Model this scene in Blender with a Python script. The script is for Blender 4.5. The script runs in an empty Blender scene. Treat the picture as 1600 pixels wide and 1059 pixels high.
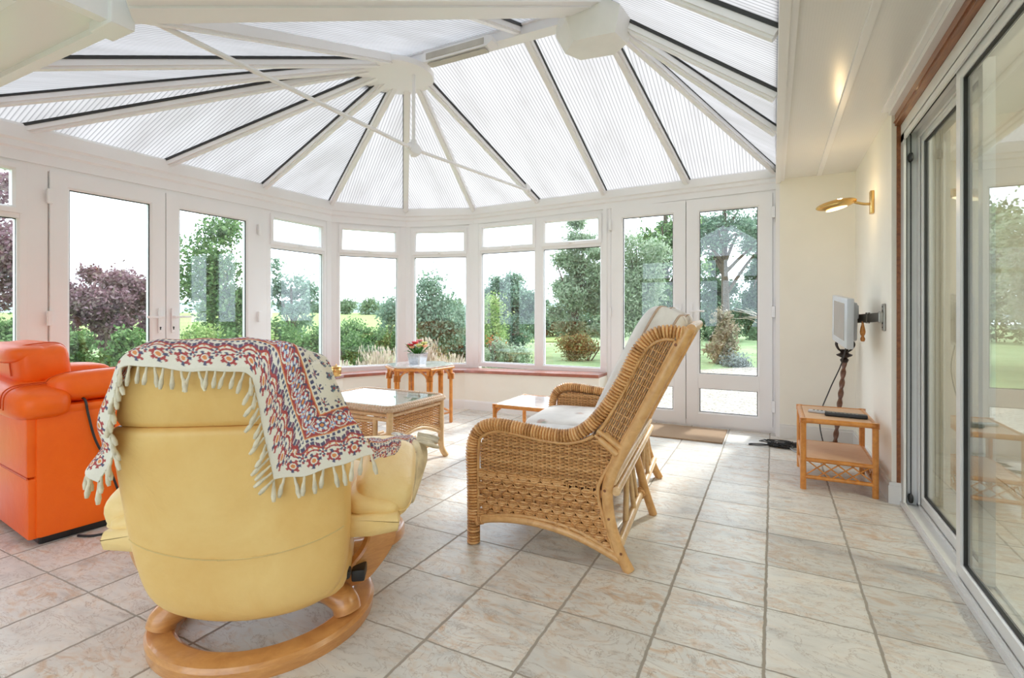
import bpy, bmesh, math, random
import numpy as np
from mathutils import Vector, Matrix, Quaternion
random.seed(7); RNG = np.random.default_rng(11)
SC = bpy.context.scene
COL = SC.collection
PI = math.pi
V = Vector

# ------------------------------------------------------------------ helpers
def link(o):
    COL.objects.link(o); return o

def tag(o, label=None, cat=None, group=None, kind=None):
    if label: o['label'] = label
    if cat: o['category'] = cat
    if group: o['group'] = group
    if kind: o['kind'] = kind
    return o

def empty(name, loc=(0, 0, 0), rz=0.0, label=None, cat=None, group=None, kind=None):
    o = bpy.data.objects.new(name, None); link(o)
    o.empty_display_size = 0.05
    o.location = loc; o.rotation_euler = (0, 0, rz)
    return tag(o, label, cat, group, kind)

def copy_tree(o, parent=None):
    c = o.copy(); COL.objects.link(c)
    c.parent = parent
    for ch in list(o.children): copy_tree(ch, c)
    return c

def catmull(pts, n=8, closed=False):
    P = [V(p) for p in pts]; out = []
    m = len(P)
    rng = range(m if closed else m - 1)
    for i in rng:
        if closed:
            p0, p1, p2, p3 = P[(i-1) % m], P[i], P[(i+1) % m], P[(i+2) % m]
        else:
            p1, p2 = P[i], P[i+1]
            p0 = P[i-1] if i > 0 else p1*2 - p2
            p3 = P[i+2] if i+2 < m else p2*2 - p1
        for k in range(n):
            t = k/n
            out.append(0.5*((2*p1) + (p2-p0)*t + (2*p0-5*p1+4*p2-p3)*t*t + (3*p1-p0-3*p2+p3)*t**3))
    if not closed: out.append(P[-1].copy())
    return out

def resample(pts, step):
    P = [V(p) for p in pts]; d = [0.0]
    for a, b in zip(P, P[1:]): d.append(d[-1] + (b-a).length)
    L = d[-1]; n = max(2, int(round(L/step))); out = []; j = 0
    for i in range(n+1):
        t = L*i/n
        while j < len(P)-2 and d[j+1] < t: j += 1
        s = (t-d[j])/max(1e-9, d[j+1]-d[j])
        out.append(P[j].lerp(P[j+1], min(1, max(0, s))))
    return out

class MB:
    def __init__(s): s.v = []; s.f = []; s.mi = []
    def add(s, vs, fs, m=0):
        b = len(s.v); s.v.extend([tuple(p) for p in vs])
        for f in fs: s.f.append(tuple(i+b for i in f)); s.mi.append(m)
    def box(s, x0, x1, y0, y1, z0, z1, m=0, M=None):
        vs = [V((x, y, z)) for x in (x0, x1) for y in (y0, y1) for z in (z0, z1)]
        if M is not None: vs = [M @ p for p in vs]
        s.add(vs, [(0,1,3,2),(4,6,7,5),(0,4,5,1),(2,3,7,6),(0,2,6,4),(1,5,7,3)], m)
    def rbox(s, x0, x1, y0, y1, z0, z1, r=0.005, M=None, m=0):
        # box with chamfered edges
        r = min(r, (x1-x0)*.45, (y1-y0)*.45, (z1-z0)*.45)
        bm = bmesh.new(); bmesh.ops.create_cube(bm, size=1)
        for v in bm.verts:
            v.co = V(((x0+x1)/2+v.co.x*(x1-x0), (y0+y1)/2+v.co.y*(y1-y0), (z0+z1)/2+v.co.z*(z1-z0)))
        bmesh.ops.bevel(bm, geom=list(bm.edges), offset=r, segments=2, profile=.6, affect='EDGES')
        bm.verts.index_update()
        vs = [v.co.copy() if M is None else M @ v.co for v in bm.verts]
        s.add(vs, [[v.index for v in f.verts] for f in bm.faces], m); bm.free()
    def bar(s, A, B, w, h, up=(0, 0, 1), off=0.0, m=0):
        # box from A to B; w across, h along -up starting at off
        A, B, up = V(A), V(B), V(up)
        d = (B-A).normalized(); side = d.cross(up).normalized(); u = side.cross(d).normalized()
        vs = []
        for p in (A, B):
            for a, b in ((-.5, 0), (.5, 0), (.5, 1), (-.5, 1)):
                vs.append(p + side*(a*w) - u*(off + b*h))
        s.add(vs, [(0,1,2,3),(7,6,5,4),(0,4,5,1),(1,5,6,2),(2,6,7,3),(3,7,4,0)], m)
    def tube(s, pts, r, n=8, closed=False, cap=True, ry=None, up=None, m=0):
        P = [V(p) for p in pts]; k = len(P)
        rr = r if hasattr(r, '__len__') else [r]*k
        if ry is None: ryy = rr
        else: ryy = ry if hasattr(ry, '__len__') else [ry]*k
        tang = []
        for i in range(k):
            a = P[(i-1) % k] if (closed or i > 0) else P[i]
            b = P[(i+1) % k] if (closed or i < k-1) else P[i]
            t = (b-a); tang.append(t.normalized() if t.length > 1e-9 else V((0, 0, 1)))
        n0 = V(up) if up is not None else (V((0, 0, 1)) if abs(tang[0].z) < .9 else V((0, 1, 0)))
        N = (n0 - tang[0]*n0.dot(tang[0])).normalized()
        vs = []
        for i in range(k):
            if i:
                if up is not None: N = V(up)
                N = (N - tang[i]*N.dot(tang[i]))
                N = N.normalized() if N.length > 1e-6 else tang[i].orthogonal().normalized()
            Bn = tang[i].cross(N)
            for j in range(n):
                a = 2*PI*j/n
                vs.append(P[i] + N*(math.cos(a)*rr[i]) + Bn*(math.sin(a)*ryy[i]))
        fs = []
        for i in range(k if closed else k-1):
            i2 = (i+1) % k
            for j in range(n):
                j2 = (j+1) % n
                fs.append((i*n+j, i*n+j2, i2*n+j2, i2*n+j))
        if cap and not closed:
            fs.append(tuple(reversed(range(n)))); fs.append(tuple((k-1)*n+j for j in range(n)))
        s.add(vs, fs, m)
    def lathe(s, prof, n=24, M=None, m=0, cap=True):
        vs = []
        for r, z in prof:
            for j in range(n):
                a = 2*PI*j/n; p = V((r*math.cos(a), r*math.sin(a), z)); vs.append(M @ p if M is not None else p)
        fs = []
        for i in range(len(prof)-1):
            for j in range(n):
                j2 = (j+1) % n; fs.append((i*n+j, i*n+j2, (i+1)*n+j2, (i+1)*n+j))
        if cap:
            fs.append(tuple(reversed(range(n)))); fs.append(tuple((len(prof)-1)*n+j for j in range(n)))
        s.add(vs, fs, m)
    def prism(s, poly, z0, z1, M=None, m=0):
        n = len(poly)
        vs = [V((x, y, z0)) for x, y in poly] + [V((x, y, z1)) for x, y in poly]
        if M is not None: vs = [M @ p for p in vs]
        fs = [tuple(reversed(range(n))), tuple(range(n, 2*n))]
        for i in range(n): fs.append((i, (i+1) % n, n+(i+1) % n, n+i))
        s.add(vs, fs, m)
    def sq(s, c, size, e1=.5, e2=.5, M=None, nu=28, nv=16, m=0, fn=None):
        # superquadric cushion: e<1 squarish, size full extents
        def pw(v, e): return math.copysign(abs(v)**e, v)
        vs = []; c = V(c)
        for i in range(nv+1):
            ph = -PI/2 + PI*i/nv
            for j in range(nu):
                a = 2*PI*j/nu
                p = V((pw(math.cos(ph), e1)*pw(math.cos(a), e2)*size[0]/2,
                       pw(math.cos(ph), e1)*pw(math.sin(a), e2)*size[1]/2,
                       pw(math.sin(ph), e1)*size[2]/2))
                if fn: p = fn(p)
                p = (M @ p) if M is not None else p
                vs.append(p + c)
        fs = []
        for i in range(nv):
            for j in range(nu):
                j2 = (j+1) % nu; fs.append((i*nu+j, i*nu+j2, (i+1)*nu+j2, (i+1)*nu+j))
        s.add(vs, fs, m)
    def loft(s, rings, cap=True, m=0):
        n = len(rings[0]); vs = [p for r in rings for p in r]; fs = []
        for i in range(len(rings)-1):
            for j in range(n):
                j2 = (j+1) % n; fs.append((i*n+j, i*n+j2, (i+1)*n+j2, (i+1)*n+j))
        if cap:
            fs.append(tuple(reversed(range(n)))); fs.append(tuple((len(rings)-1)*n+j for j in range(n)))
        s.add(vs, fs, m)
    def ring(s, x0, x1, z0, z1, prof, F, m=0):
        # rectangular mitred frame; prof = closed list of (inset, depth); F maps (x, depth, z) -> world
        n = len(prof); vs = []
        for cx, cz, sx, sz in ((x0, z0, 1, 1), (x1, z0, -1, 1), (x1, z1, -1, -1), (x0, z1, 1, -1)):
            for i, d in prof: vs.append(F(cx + sx*i, d, cz + sz*i))
        fs = []
        for k in range(4):
            k2 = (k+1) % 4
            for j in range(n):
                j2 = (j+1) % n; fs.append((k*n+j, k2*n+j, k2*n+j2, k*n+j2))
        s.add(vs, fs, m)
    def build(s, name, mats, parent=None, smooth=None, **kw):
        me = bpy.data.meshes.new(name)
        me.from_pydata(s.v, [], s.f)
        if not isinstance(mats, (list, tuple)): mats = [mats]
        for mt in mats: me.materials.append(mt)
        if len(mats) > 1: me.polygons.foreach_set('material_index', s.mi)
        bm = bmesh.new(); bm.from_mesh(me); bmesh.ops.recalc_face_normals(bm, faces=bm.faces); bm.to_mesh(me); bm.free()
        if smooth is not None:
            me.polygons.foreach_set('use_smooth', [True]*len(me.polygons))
            if smooth < 180: me.set_sharp_from_angle(angle=math.radians(smooth))
        me.update()
        o = bpy.data.objects.new(name, me); link(o)
        if parent is not None: o.parent = parent
        return tag(o, **kw)

# ------------------------------------------------------------------ materials
class NT:
    def __init__(s, name):
        s.m = bpy.data.materials.new(name); s.m.use_nodes = True
        s.t = s.m.node_tree; s.t.nodes.clear()
        s.out = s.t.nodes.new('ShaderNodeOutputMaterial')
    def n(s, kind, **kw):
        nd = s.t.nodes.new('ShaderNode'+kind)
        for k, v in kw.items(): setattr(nd, k, v)
        return nd
    def l(s, a, b): s.t.links.new(a, b)
    def val(s, sock, v):
        if isinstance(v, bpy.types.NodeSocket): s.l(v, sock)
        else: sock.default_value = v
    def math(s, op, a, b=0.0, c=None, clamp=False):
        nd = s.n('Math', operation=op); nd.use_clamp = clamp
        s.val(nd.inputs[0], a); s.val(nd.inputs[1], b)
        if c is not None: s.val(nd.inputs[2], c)
        return nd.outputs[0]
    def mix(s, fac, a, b, blend='MIX'):
        nd = s.n('Mix', data_type='RGBA', blend_type=blend)
        s.val(nd.inputs[0], fac); s.val(nd.inputs[6], a); s.val(nd.inputs[7], b)
        return nd.outputs[2]
    def ramp(s, fac, stops):
        nd = s.n('ValToRGB'); e = nd.color_ramp.elements
        while len(e) < len(stops): e.new(.5)
        for el, (p, c) in zip(e, stops): el.position = p; el.color = c
        s.val(nd.inputs[0], fac); return nd.outputs[0]
    def noise(s, vec, scale, detail=4, rough=.55, dist=0.0):
        nd = s.n('TexNoise'); nd.inputs['Scale'].default_value = scale
        nd.inputs['Detail'].default_value = detail; nd.inputs['Roughness'].default_value = rough
        nd.inputs['Distortion'].default_value = dist
        if vec is not None: s.l(vec, nd.inputs['Vector'])
        return nd.outputs['Fac']
    def mapping(s, vec, scale=(1, 1, 1), rot=(0, 0, 0), loc=(0, 0, 0)):
        nd = s.n('Mapping'); s.l(vec, nd.inputs[0])
        nd.inputs['Scale'].default_value = scale; nd.inputs['Rotation'].default_value = rot; nd.inputs['Location'].default_value = loc
        return nd.outputs[0]
    def obj(s): return s.n('TexCoord').outputs['Object']
    def pos(s): return s.n('NewGeometry').outputs['Position']
    def bump(s, h, strength=.3, dist=.01):
        nd = s.n('Bump'); nd.inputs['Strength'].default_value = strength; nd.inputs['Distance'].default_value = dist
        s.l(h, nd.inputs['Height']); return nd.outputs[0]
    def bsdf(s, color, rough=.5, metal=0.0, normal=None, spec=.5, coat=0.0, sheen=0.0, emis=None, estr=0.0):
        b = s.n('BsdfPrincipled')
        s.val(b.inputs['Base Color'], color); s.val(b.inputs['Roughness'], rough); s.val(b.inputs['Metallic'], metal)
        b.inputs['Specular IOR Level'].default_value = spec
        b.inputs['Coat Weight'].default_value = coat; b.inputs['Sheen Weight'].default_value = sheen
        if normal is not None: s.l(normal, b.inputs['Normal'])
        if emis is not None:
            s.val(b.inputs['Emission Color'], emis); b.inputs['Emission Strength'].default_value = estr
        return b.outputs[0]
    def done(s, shader):
        s.l(shader, s.out.inputs['Surface']); return s.m

def C(r, g, b): return (r, g, b, 1.0)
def hexc(h):
    h = h.lstrip('#'); c = [int(h[i:i+2], 16)/255 for i in (0, 2, 4)]
    return tuple([(x/12.92 if x <= .04045 else ((x+.055)/1.055)**2.4) for x in c]+[1.0])

def simple(name, col, rough=.5, metal=0.0, var=.06, vscale=8, bump=0.0, bscale=60, spec=.5, coat=0, sheen=0, stretch=(1, 1, 1), emis=None, estr=0):
    t = NT(name); co = t.mapping(t.obj(), scale=stretch)
    f = t.noise(co, vscale, 4)
    dark = tuple(c*(1-var*2) for c in col[:3])+(1,); lite = tuple(min(1, c*(1+var)) for c in col[:3])+(1,)
    c = t.ramp(f, [(.3, dark), (.7, lite)])
    nrm = t.bump(t.noise(co, bscale, 3), bump, .004) if bump else None
    return t.done(t.bsdf(c, rough, metal, nrm, spec, coat, sheen, emis, estr))

def wood(name, c0, c1, rough=.35, stretch=(1, 8, 8), scale=6, coat=.2):
    t = NT(name); co = t.mapping(t.obj(), scale=stretch)
    f = t.noise(co, scale, 6, .6, .6); c = t.ramp(f, [(.25, c0), (.75, c1)])
    return t.done(t.bsdf(c, rough, 0, t.bump(f, .08, .003), .5, coat))

def leafmat(name, cols, trans=.35, rough=.6):
    t = NT(name); g = t.n('NewGeometry')
    k = len(cols); c = t.ramp(g.outputs['Random Per Island'], [(i/(k-1) if k > 1 else 0, tuple(q*.80 for q in cc[:3])+(1,)) for i, cc in enumerate(cols)])
    b = t.bsdf(c, rough, 0, None, .2)
    tr = t.n('BsdfTranslucent'); t.l(c, tr.inputs[0])
    mx = t.n('MixShader'); mx.inputs[0].default_value = trans
    t.l(b, mx.inputs[1]); t.l(tr.outputs[0], mx.inputs[2])
    return t.done(mx.outputs[0])

def glassmat(name, tint, f0=.04, rough=0.0):
    t = NT(name); lw = t.n('LayerWeight'); lw.inputs[0].default_value = .5
    p = t.math('POWER', lw.outputs['Facing'], 5.0)
    fr = t.math('MULTIPLY_ADD', p, 1-f0, f0)
    tr = t.n('BsdfTransparent'); tr.inputs[0].default_value = tint
    gl = t.n('BsdfGlossy'); gl.inputs['Color'].default_value = C(.95, .97, .97); gl.inputs['Roughness'].default_value = rough
    mx = t.n('MixShader'); t.l(fr, mx.inputs[0]); t.l(tr.outputs[0], mx.inputs[1]); t.l(gl.outputs[0], mx.inputs[2])
    return t.done(mx.outputs[0])

M = {}
M['upvc'] = simple('white_upvc', C(.86, .845, .85), .32, var=.012, vscale=2)
M['upvc_line'] = simple('upvc_black_gasket', C(.03, .03, .03), .6, var=.05)  # plain black gasket strip round panes, leaves and glazing bars
M['cream'] = simple('cream_wall_paint', C(.90, .865, .78), .75, var=.015, vscale=3, bump=.04, bscale=180)
M['white_paint'] = simple('white_paint', C(.80, .79, .765), .5, var=.015)
M['black'] = simple('black_plastic', C(.018, .018, .02), .4, var=.1)
M['alu'] = simple('white_aluminium', C(.78, .78, .77), .3, var=.02)
M['glass'] = glassmat('window_glass', C(.96, .98, .97), .045)
M['door_glass'] = glassmat('sliding_door_glass', C(.86, .90, .88), .085)
M['table_glass'] = glassmat('table_glass', C(.90, .94, .92), .07)
M['terra'] = simple('terracotta_sill', C(.40, .13, .085), .22, var=.15, vscale=9, coat=.4)
M['wood_dark'] = wood('mahogany_strip', C(.16, .045, .015), C(.36, .13, .04), .4, (8, 1, 8))
M['rattan'] = wood('rattan_pole', C(.58, .29, .10), C(.82, .50, .21), .32, (5, 5, 5), 5)
M['rattan_or'] = wood('orange_rattan_pole', C(.50, .17, .03), C(.76, .33, .07), .3, (5, 5, 5), 5)
M['rattan_pale'] = wood('pale_rattan_pole', C(.62, .38, .17), C(.84, .60, .33), .35, (5, 5, 5), 5)
def wickermat(name, c0, c1, c2):
    t = NT(name); g = t.n('NewGeometry'); f = t.noise(t.obj(), 130, 3, .6)
    v = t.math('ADD', t.math('MULTIPLY', g.outputs['Random Per Island'], .36), t.math('MULTIPLY', f, .62))
    c = t.ramp(v, [(.22, c0), (.5, c1), (.85, c2)])
    return t.done(t.bsdf(c, .34, 0, t.bump(f, .15, .002), .5, .15))
M['wicker'] = wickermat('wicker_strand', C(.34, .145, .045), C(.72, .39, .145), C(.92, .61, .31))
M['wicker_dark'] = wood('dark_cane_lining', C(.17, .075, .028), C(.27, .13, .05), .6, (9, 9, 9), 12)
M['wicker_pale'] = wood('grey_brown_wicker', C(.42, .26, .15), C(.74, .54, .36), .4, (9, 9, 9), 12)
M['beech'] = wood('beech_lamella', C(.50, .21, .06), C(.72, .36, .12), .28, (3, 3, 14), 5, .4)
M['brass'] = simple('brass', C(.72, .47, .18), .25, 1.0, var=.08)
M['grey_metal'] = simple('grey_metal', C(.35, .33, .30), .35, 1.0, var=.05)
M['silver'] = simple('silver_plastic', C(.62, .64, .68), .35, .1, var=.03)
M['iron'] = simple('black_iron', C(.03, .018, .015), .4, .3, var=.2)
M['white_fabric'] = simple('white_cloth', C(.72, .71, .69), .9, var=.05, vscale=20, bump=.2, bscale=300)
M['fringe'] = simple('cream_fringe', C(.74, .66, .50), .9, var=.1, vscale=40, bump=.4, bscale=400)
M['chrome'] = simple('brushed_steel', C(.6, .6, .6), .2, 1.0, var=.03)
# ------------------------------------------------------------------ camera, sky, render look
cam = bpy.data.cameras.new('camera'); cam.sensor_width = 36; cam.lens = 36*798/1600
cam.shift_y = -40.5/1600; cam.clip_start = .02; cam.clip_end = 600
co = bpy.data.objects.new('camera', cam); link(co)
co.location = (0, 0, 1.06); co.rotation_euler = (PI/2, 0, math.radians(27.08)); SC.camera = co
w = bpy.data.worlds.new('sky'); SC.world = w; w.use_nodes = True
wt = w.node_tree; bg = wt.nodes['Background']
gn = wt.nodes.new('ShaderNodeNewGeometry'); dp = wt.nodes.new('ShaderNodeVectorMath'); dp.operation = 'DOT_PRODUCT'
wt.links.new(gn.outputs['Incoming'], dp.inputs[0]); dp.inputs[1].default_value = (-.15, -.93, -.33)   # hazy overcast sky, brightest low on the sun's side
mr = wt.nodes.new('ShaderNodeMapRange'); mr.interpolation_type = 'SMOOTHSTEP'; wt.links.new(dp.outputs['Value'], mr.inputs[0])
mr.inputs[1].default_value = -.5; mr.inputs[2].default_value = 1.0; mr.inputs[3].default_value = 2.1; mr.inputs[4].default_value = 2.9
wt.links.new(mr.outputs[0], bg.inputs[1]); bg.inputs[0].default_value = (.86, .95, 1.10, 1)
sl = bpy.data.lights.new('sun', 'SUN'); sl.energy = 3.2; sl.angle = math.radians(7); sl.color = (1, .97, .93)
so = bpy.data.objects.new('sun', sl); link(so)
so.rotation_euler = V((.20, 1.0, .70)).to_track_quat('Z', 'Y').to_euler(); so.location = (2, 12, 10)
vs = SC.view_settings; SC.display_settings.display_device = 'sRGB'
vs.view_transform = 'Standard'; vs.look = 'None'; vs.gamma = 1; vs.use_curve_mapping = False; vs.exposure = .70
SC.cycles.max_bounces = 10; SC.cycles.diffuse_bounces = 6; SC.cycles.transparent_max_bounces = 24
SC.cycles.glossy_bounces = 4; SC.cycles.caustics_reflective = False; SC.cycles.caustics_refractive = False
SC.cycles.sample_clamp_indirect = 6
# ------------------------------------------------------------------ the setting
def floor_mat(name):
    t = NT(name); co = t.pos(); sep = t.n('SeparateXYZ'); t.l(co, sep.inputs[0])
    wob = t.math('MULTIPLY', t.math('SUBTRACT', t.noise(co, 22, 3), .5), .011)
    px, py = .327, .352
    x = t.math('DIVIDE', t.math('ADD', t.math('ADD', sep.outputs[0], 10*px+.025), wob), px)
    y = t.math('DIVIDE', t.math('ADD', t.math('ADD', sep.outputs[1], 10*py-2.05), wob), py)
    def edge(v, hw):
        fr = t.math('FRACT', v); d = t.math('ABSOLUTE', t.math('SUBTRACT', fr, .5))
        mr = t.n('MapRange'); mr.inputs[1].default_value = .5-hw*1.35; mr.inputs[2].default_value = .5-hw*.75
        t.l(d, mr.inputs[0]); return mr.outputs[0]
    g = t.math('MAXIMUM', edge(x, .0145), edge(y, .0085))
    cell = t.n('CombineXYZ'); t.l(t.math('FLOOR', x), cell.inputs[0]); t.l(t.math('FLOOR', y), cell.inputs[1])
    wn = t.n('TexWhiteNoise'); t.l(cell.outputs[0], wn.inputs['Vector'])
    off = t.n('VectorMath', operation='SCALE'); t.l(wn.outputs['Color'], off.inputs[0]); off.inputs['Scale'].default_value = 7
    vec = t.n('VectorMath', operation='ADD'); t.l(co, vec.inputs[0]); t.l(off.outputs[0], vec.inputs[1])
    v = vec.outputs[0]
    n1 = t.noise(t.mapping(v, scale=(1, 2.2, 1), rot=(0, 0, .5)), 3.4, 7, .62, 1.2)
    n2 = t.noise(t.mapping(v, scale=(1.4, 3, 1), rot=(0, 0, .75)), 5.5, 8, .68, 1.6)
    n3 = t.noise(v, 1.6, 3)
    base = t.ramp(n1, [(.28, hexc('b6b4af')), (.42, hexc('d8d6d0')), (.56, hexc('e2dfd8')), (.75, hexc('e8e1d5'))])
    ochre = t.ramp(n2, [(.47, C(0, 0, 0)), (.66, C(1, 1, 1))])
    och = t.math('MULTIPLY', t.math('MULTIPLY', ochre, .78), t.ramp(n3, [(.35, C(.1, .1, .1)), (.65, C(1, 1, 1))]))
    base = t.mix(och, base, hexc('cba276'))
    vein = t.ramp(t.math('ABSOLUTE', t.math('SUBTRACT', t.noise(t.mapping(v, scale=(1, 1.8, 1), rot=(0, 0, .6)), 4.2, 9, .66, 2.0), .5)), [(0, C(1, 1, 1)), (.012, C(0, 0, 0))])
    base = t.mix(t.math('MULTIPLY', vein, .55), base, hexc('8a6a4c'))
    tone = t.n('MapRange'); t.l(wn.outputs['Value'], tone.inputs[0]); tone.inputs[3].default_value = .88; tone.inputs[4].default_value = 1.06
    sc = t.n('VectorMath', operation='SCALE'); t.l(base, sc.inputs[0]); t.l(tone.outputs[0], sc.inputs['Scale'])
    col = t.mix(g, sc.outputs[0], hexc('a39a8e'))
    h = t.math('SUBTRACT', t.math('MULTIPLY', n1, .35), g)
    rough = t.math('MULTIPLY_ADD', n2, .22, .24)
    rough = t.math('MAXIMUM', rough, t.math('MULTIPLY', g, .8))
    return t.done(t.bsdf(col, rough, 0, t.bump(h, .35, .006), .45))
M['floor'] = floor_mat('slate_effect_floor_tiles')

def poly_mat():
    t = NT('multiwall_polycarbonate'); uv = t.n('UVMap').outputs[0]
    sep = t.n('SeparateXYZ'); t.l(uv, sep.inputs[0])
    fr = t.math('FRACT', t.math('DIVIDE', sep.outputs[0], .026))
    d = t.math('ABSOLUTE', t.math('SUBTRACT', fr, .5))
    line = t.n('MapRange'); t.l(d, line.inputs[0]); line.inputs[1].default_value = .30; line.inputs[2].default_value = .47
    dirt = t.noise(t.mapping(uv, scale=(2.2, .5, 1)), 2.0, 4)
    base = t.ramp(dirt, [(.3, C(.27, .255, .235)), (.65, C(.345, .33, .31))])
    col = t.mix(t.math('MULTIPLY', line.outputs[0], .62), base, C(.085, .08, .075))
    nb = t.bump(t.math('MULTIPLY', t.math('COSINE', t.math('MULTIPLY', fr, 2*PI)), .5), .25, .004)
    tl = t.n('BsdfTranslucent'); t.l(col, tl.inputs[0]); t.l(nb, tl.inputs['Normal'])
    df = t.bsdf(col, .25, 0, nb, .5)
    mx = t.n('MixShader'); mx.inputs[0].default_value = .30; t.l(tl.outputs[0], mx.inputs[1]); t.l(df, mx.inputs[2])
    return t.done(mx.outputs[0])
M['poly'] = poly_mat()
M['poly_top'] = glassmat('polycarbonate_top_skin', C(.97, .97, .97), .05)

def soffit_mat():
    t = NT('grooved_white_soffit_board'); sep = t.n('SeparateXYZ'); t.l(t.pos(), sep.inputs[0])
    fr = t.math('FRACT', t.math('DIVIDE', sep.outputs[0], .011))
    d = t.math('ABSOLUTE', t.math('SUBTRACT', fr, .5))
    line = t.n('MapRange'); t.l(d, line.inputs[0]); line.inputs[1].default_value = .40; line.inputs[2].default_value = .5
    col = t.mix(t.math('MULTIPLY', line.outputs[0], .12), C(.83, .81, .79), C(.5, .47, .46))
    return t.done(t.bsdf(col, .22, 0, None, .5))
M['soffit'] = soffit_mat()

ST = dict(kind='structure')
Wp = [V((-4.39, .55)), V((-4.39, 1.12)), V((-4.37, 4.13)), V((-3.88, 4.82)), V((-3.09, 5.08)), V((.03, 5.05))]
HEAD = [2.05, 2.055, 2.07, 2.075, 2.09, 2.145]
EAVE = [2.295, 2.295, 2.295, 2.29, 2.275, 2.325]
SILL = [.40, .40, .40, .41, .43, .465]

def offset(path, d):
    # d > 0 : towards the room
    out = []
    for i, p in enumerate(path):
        ns = []
        if i > 0: a = (p-path[i-1]).normalized(); ns.append(V((a.y, -a.x)))
        if i < len(path)-1: a = (path[i+1]-p).normalized(); ns.append(V((a.y, -a.x)))
        n = (ns[0]+ns[-1]).normalized(); out.append(p + n*(d/max(.3, n.dot(ns[0]))))
    return out

def sweep(mb, path, prof, m=0):
    # prof: list of (offset, zfunc or z); closed section swept along path
    cols = []
    for off, z in prof:
        o = offset(path, off)
        cols.append([V((q.x, q.y, z[i] if hasattr(z, '__len__') else z)) for i, q in enumerate(o)])
    rings = [[c[i] for c in cols] for i in range(len(path))]
    mb.loft(rings, True, m)

# floor
fl = MB()
op = offset(Wp, -.12)
fl.prism([(-4.55, -1.7)] + [(p.x, p.y) for p in op] + [(.72, 5.17), (.72, -1.7)], -.12, 0)
fl.build('floor', M['floor'], label='pale slate effect tiled floor with grey grout lines', cat='floor', **ST)

# dwarf wall + sill + skirting under the bay windows
P3 = V((-4.372, 3.30))
bay = [P3, Wp[2], Wp[3], Wp[4], V((-1.50, 5.065))]
bs = [SILL[2]-.02, SILL[2], SILL[3], SILL[4], SILL[5]-.005]
mb = MB(); sweep(mb, bay, [(-.10, 0), (.27, 0), (.27, [z-.03 for z in bs]), (-.10, [z-.03 for z in bs])])
mb.build('wall_bay', M['cream'], label='low cream painted wall under the bay windows', cat='wall', **ST)
mb = MB(); sweep(mb, bay, [(-.0, [z-.03 for z in bs]), (.29, [z-.03 for z in bs]), (.295, [z-.022 for z in bs]), (.29, bs), (0, bs)])
mb.build('trim_1', M['terra'], label='red brown tiled sill running along under the bay windows', cat='window sill', **ST)
mb = MB(); sweep(mb, bay, [(.268, 0), (.285, 0), (.285, .085), (.278, .10), (.268, .10)])
mb.build('baseboard_bay', M['upvc'], label='white baseboard along the low bay wall', cat='baseboard', **ST)

# ring beam (eaves) with mouldings
mb = MB(); path = Wp; H = HEAD; E = EAVE
hz = [h for h in H]
lerp = lambda f: [h+(e-h)*f for h, e in zip(H, E)]
sweep(mb, path, [(-.10, H), (.012, H), (.012, lerp(.30)), (.026, lerp(.36)), (.026, lerp(.52)), (.040, lerp(.58)), (.040, lerp(.94)), (.034, E), (-.10, E)])
mb.build('trim_2', M['upvc'], label='moulded white eaves beam along the top of the glazed walls', cat='beam', **ST)

# ------------------------------------------------------------------ windows and french doors
FR = [(0, 0), (.042, 0), (.054, .012), (.054, .07), (0, .07)]
SASH = [(0, -.016), (.032, -.016), (.046, .002), (.046, .05), (0, .05)]
def frame_of(p0, p1, z=0):
    t = (p1-p0).normalized(); L = (p1-p0).length; n = V((-t.y, t.x))
    return L, (lambda x, d, zz: V((p0.x+t.x*x+n.x*d, p0.y+t.y*x+n.y*d, zz)))
def FM(F):
    o = F(0, 0, 0); ex = F(1, 0, 0)-o; ey = F(0, 1, 0)-o; ez = V((0, 0, 1))
    m = Matrix((ex, ey, ez)).transposed().to_4x4(); m.translation = o; return m

def window(name, label, p0, p1, z0, z1, ztr, mull=None):
    L, F = frame_of(p0, p1); MM = FM(F)
    root = empty(name, (0, 0, 0), 0, label, 'window', None, 'structure')
    xs = [0] + (mull or []) + [L]
    fr = MB()
    for a, b in zip(xs, xs[1:]): fr.ring(a, b, z0, z1, FR, F)
    for a, b in zip(xs, xs[1:]): fr.box(a+.045, b-.045, 0.001, .069, ztr-.03, ztr+.012, M=MM)
    fr.build('frame', M['upvc'], root)
    for a, b in zip(xs, xs[1:]):
        pn = MB(); pn.box(a+.05, b-.05, .03, .036, z0+.05, ztr-.02, M=MM); pn.build('pane', M['glass'], root)
        g = MB(); g.ring(a+.050, b-.050, z0+.0505, ztr-.0305, [(0, .025), (.006, .025), (.006, .03), (0, .03)], F); g.build('gasket', M['upvc_line'], root)
        op_ = MB(); op_.ring(a+.034, b-.034, ztr+.002, z1-.034, SASH, F); s = op_.build('opener_sash', M['upvc'], root)
        pn = MB(); pn.box(a+.076, b-.076, .015, .021, ztr+.045, z1-.076, M=MM); pn.build('pane', M['glass'], s)
        h = MB(); c = (a+b)/2
        h.rbox(c-.016, c+.016, -.034, -.016, ztr+.012, ztr+.034, .004, M=MM)
        h.rbox(c-.01, c+.07, -.046, -.034, ztr+.016, ztr+.030, .004, M=MM)
        h.build('handle', M['upvc'], s)
    return root

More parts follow.
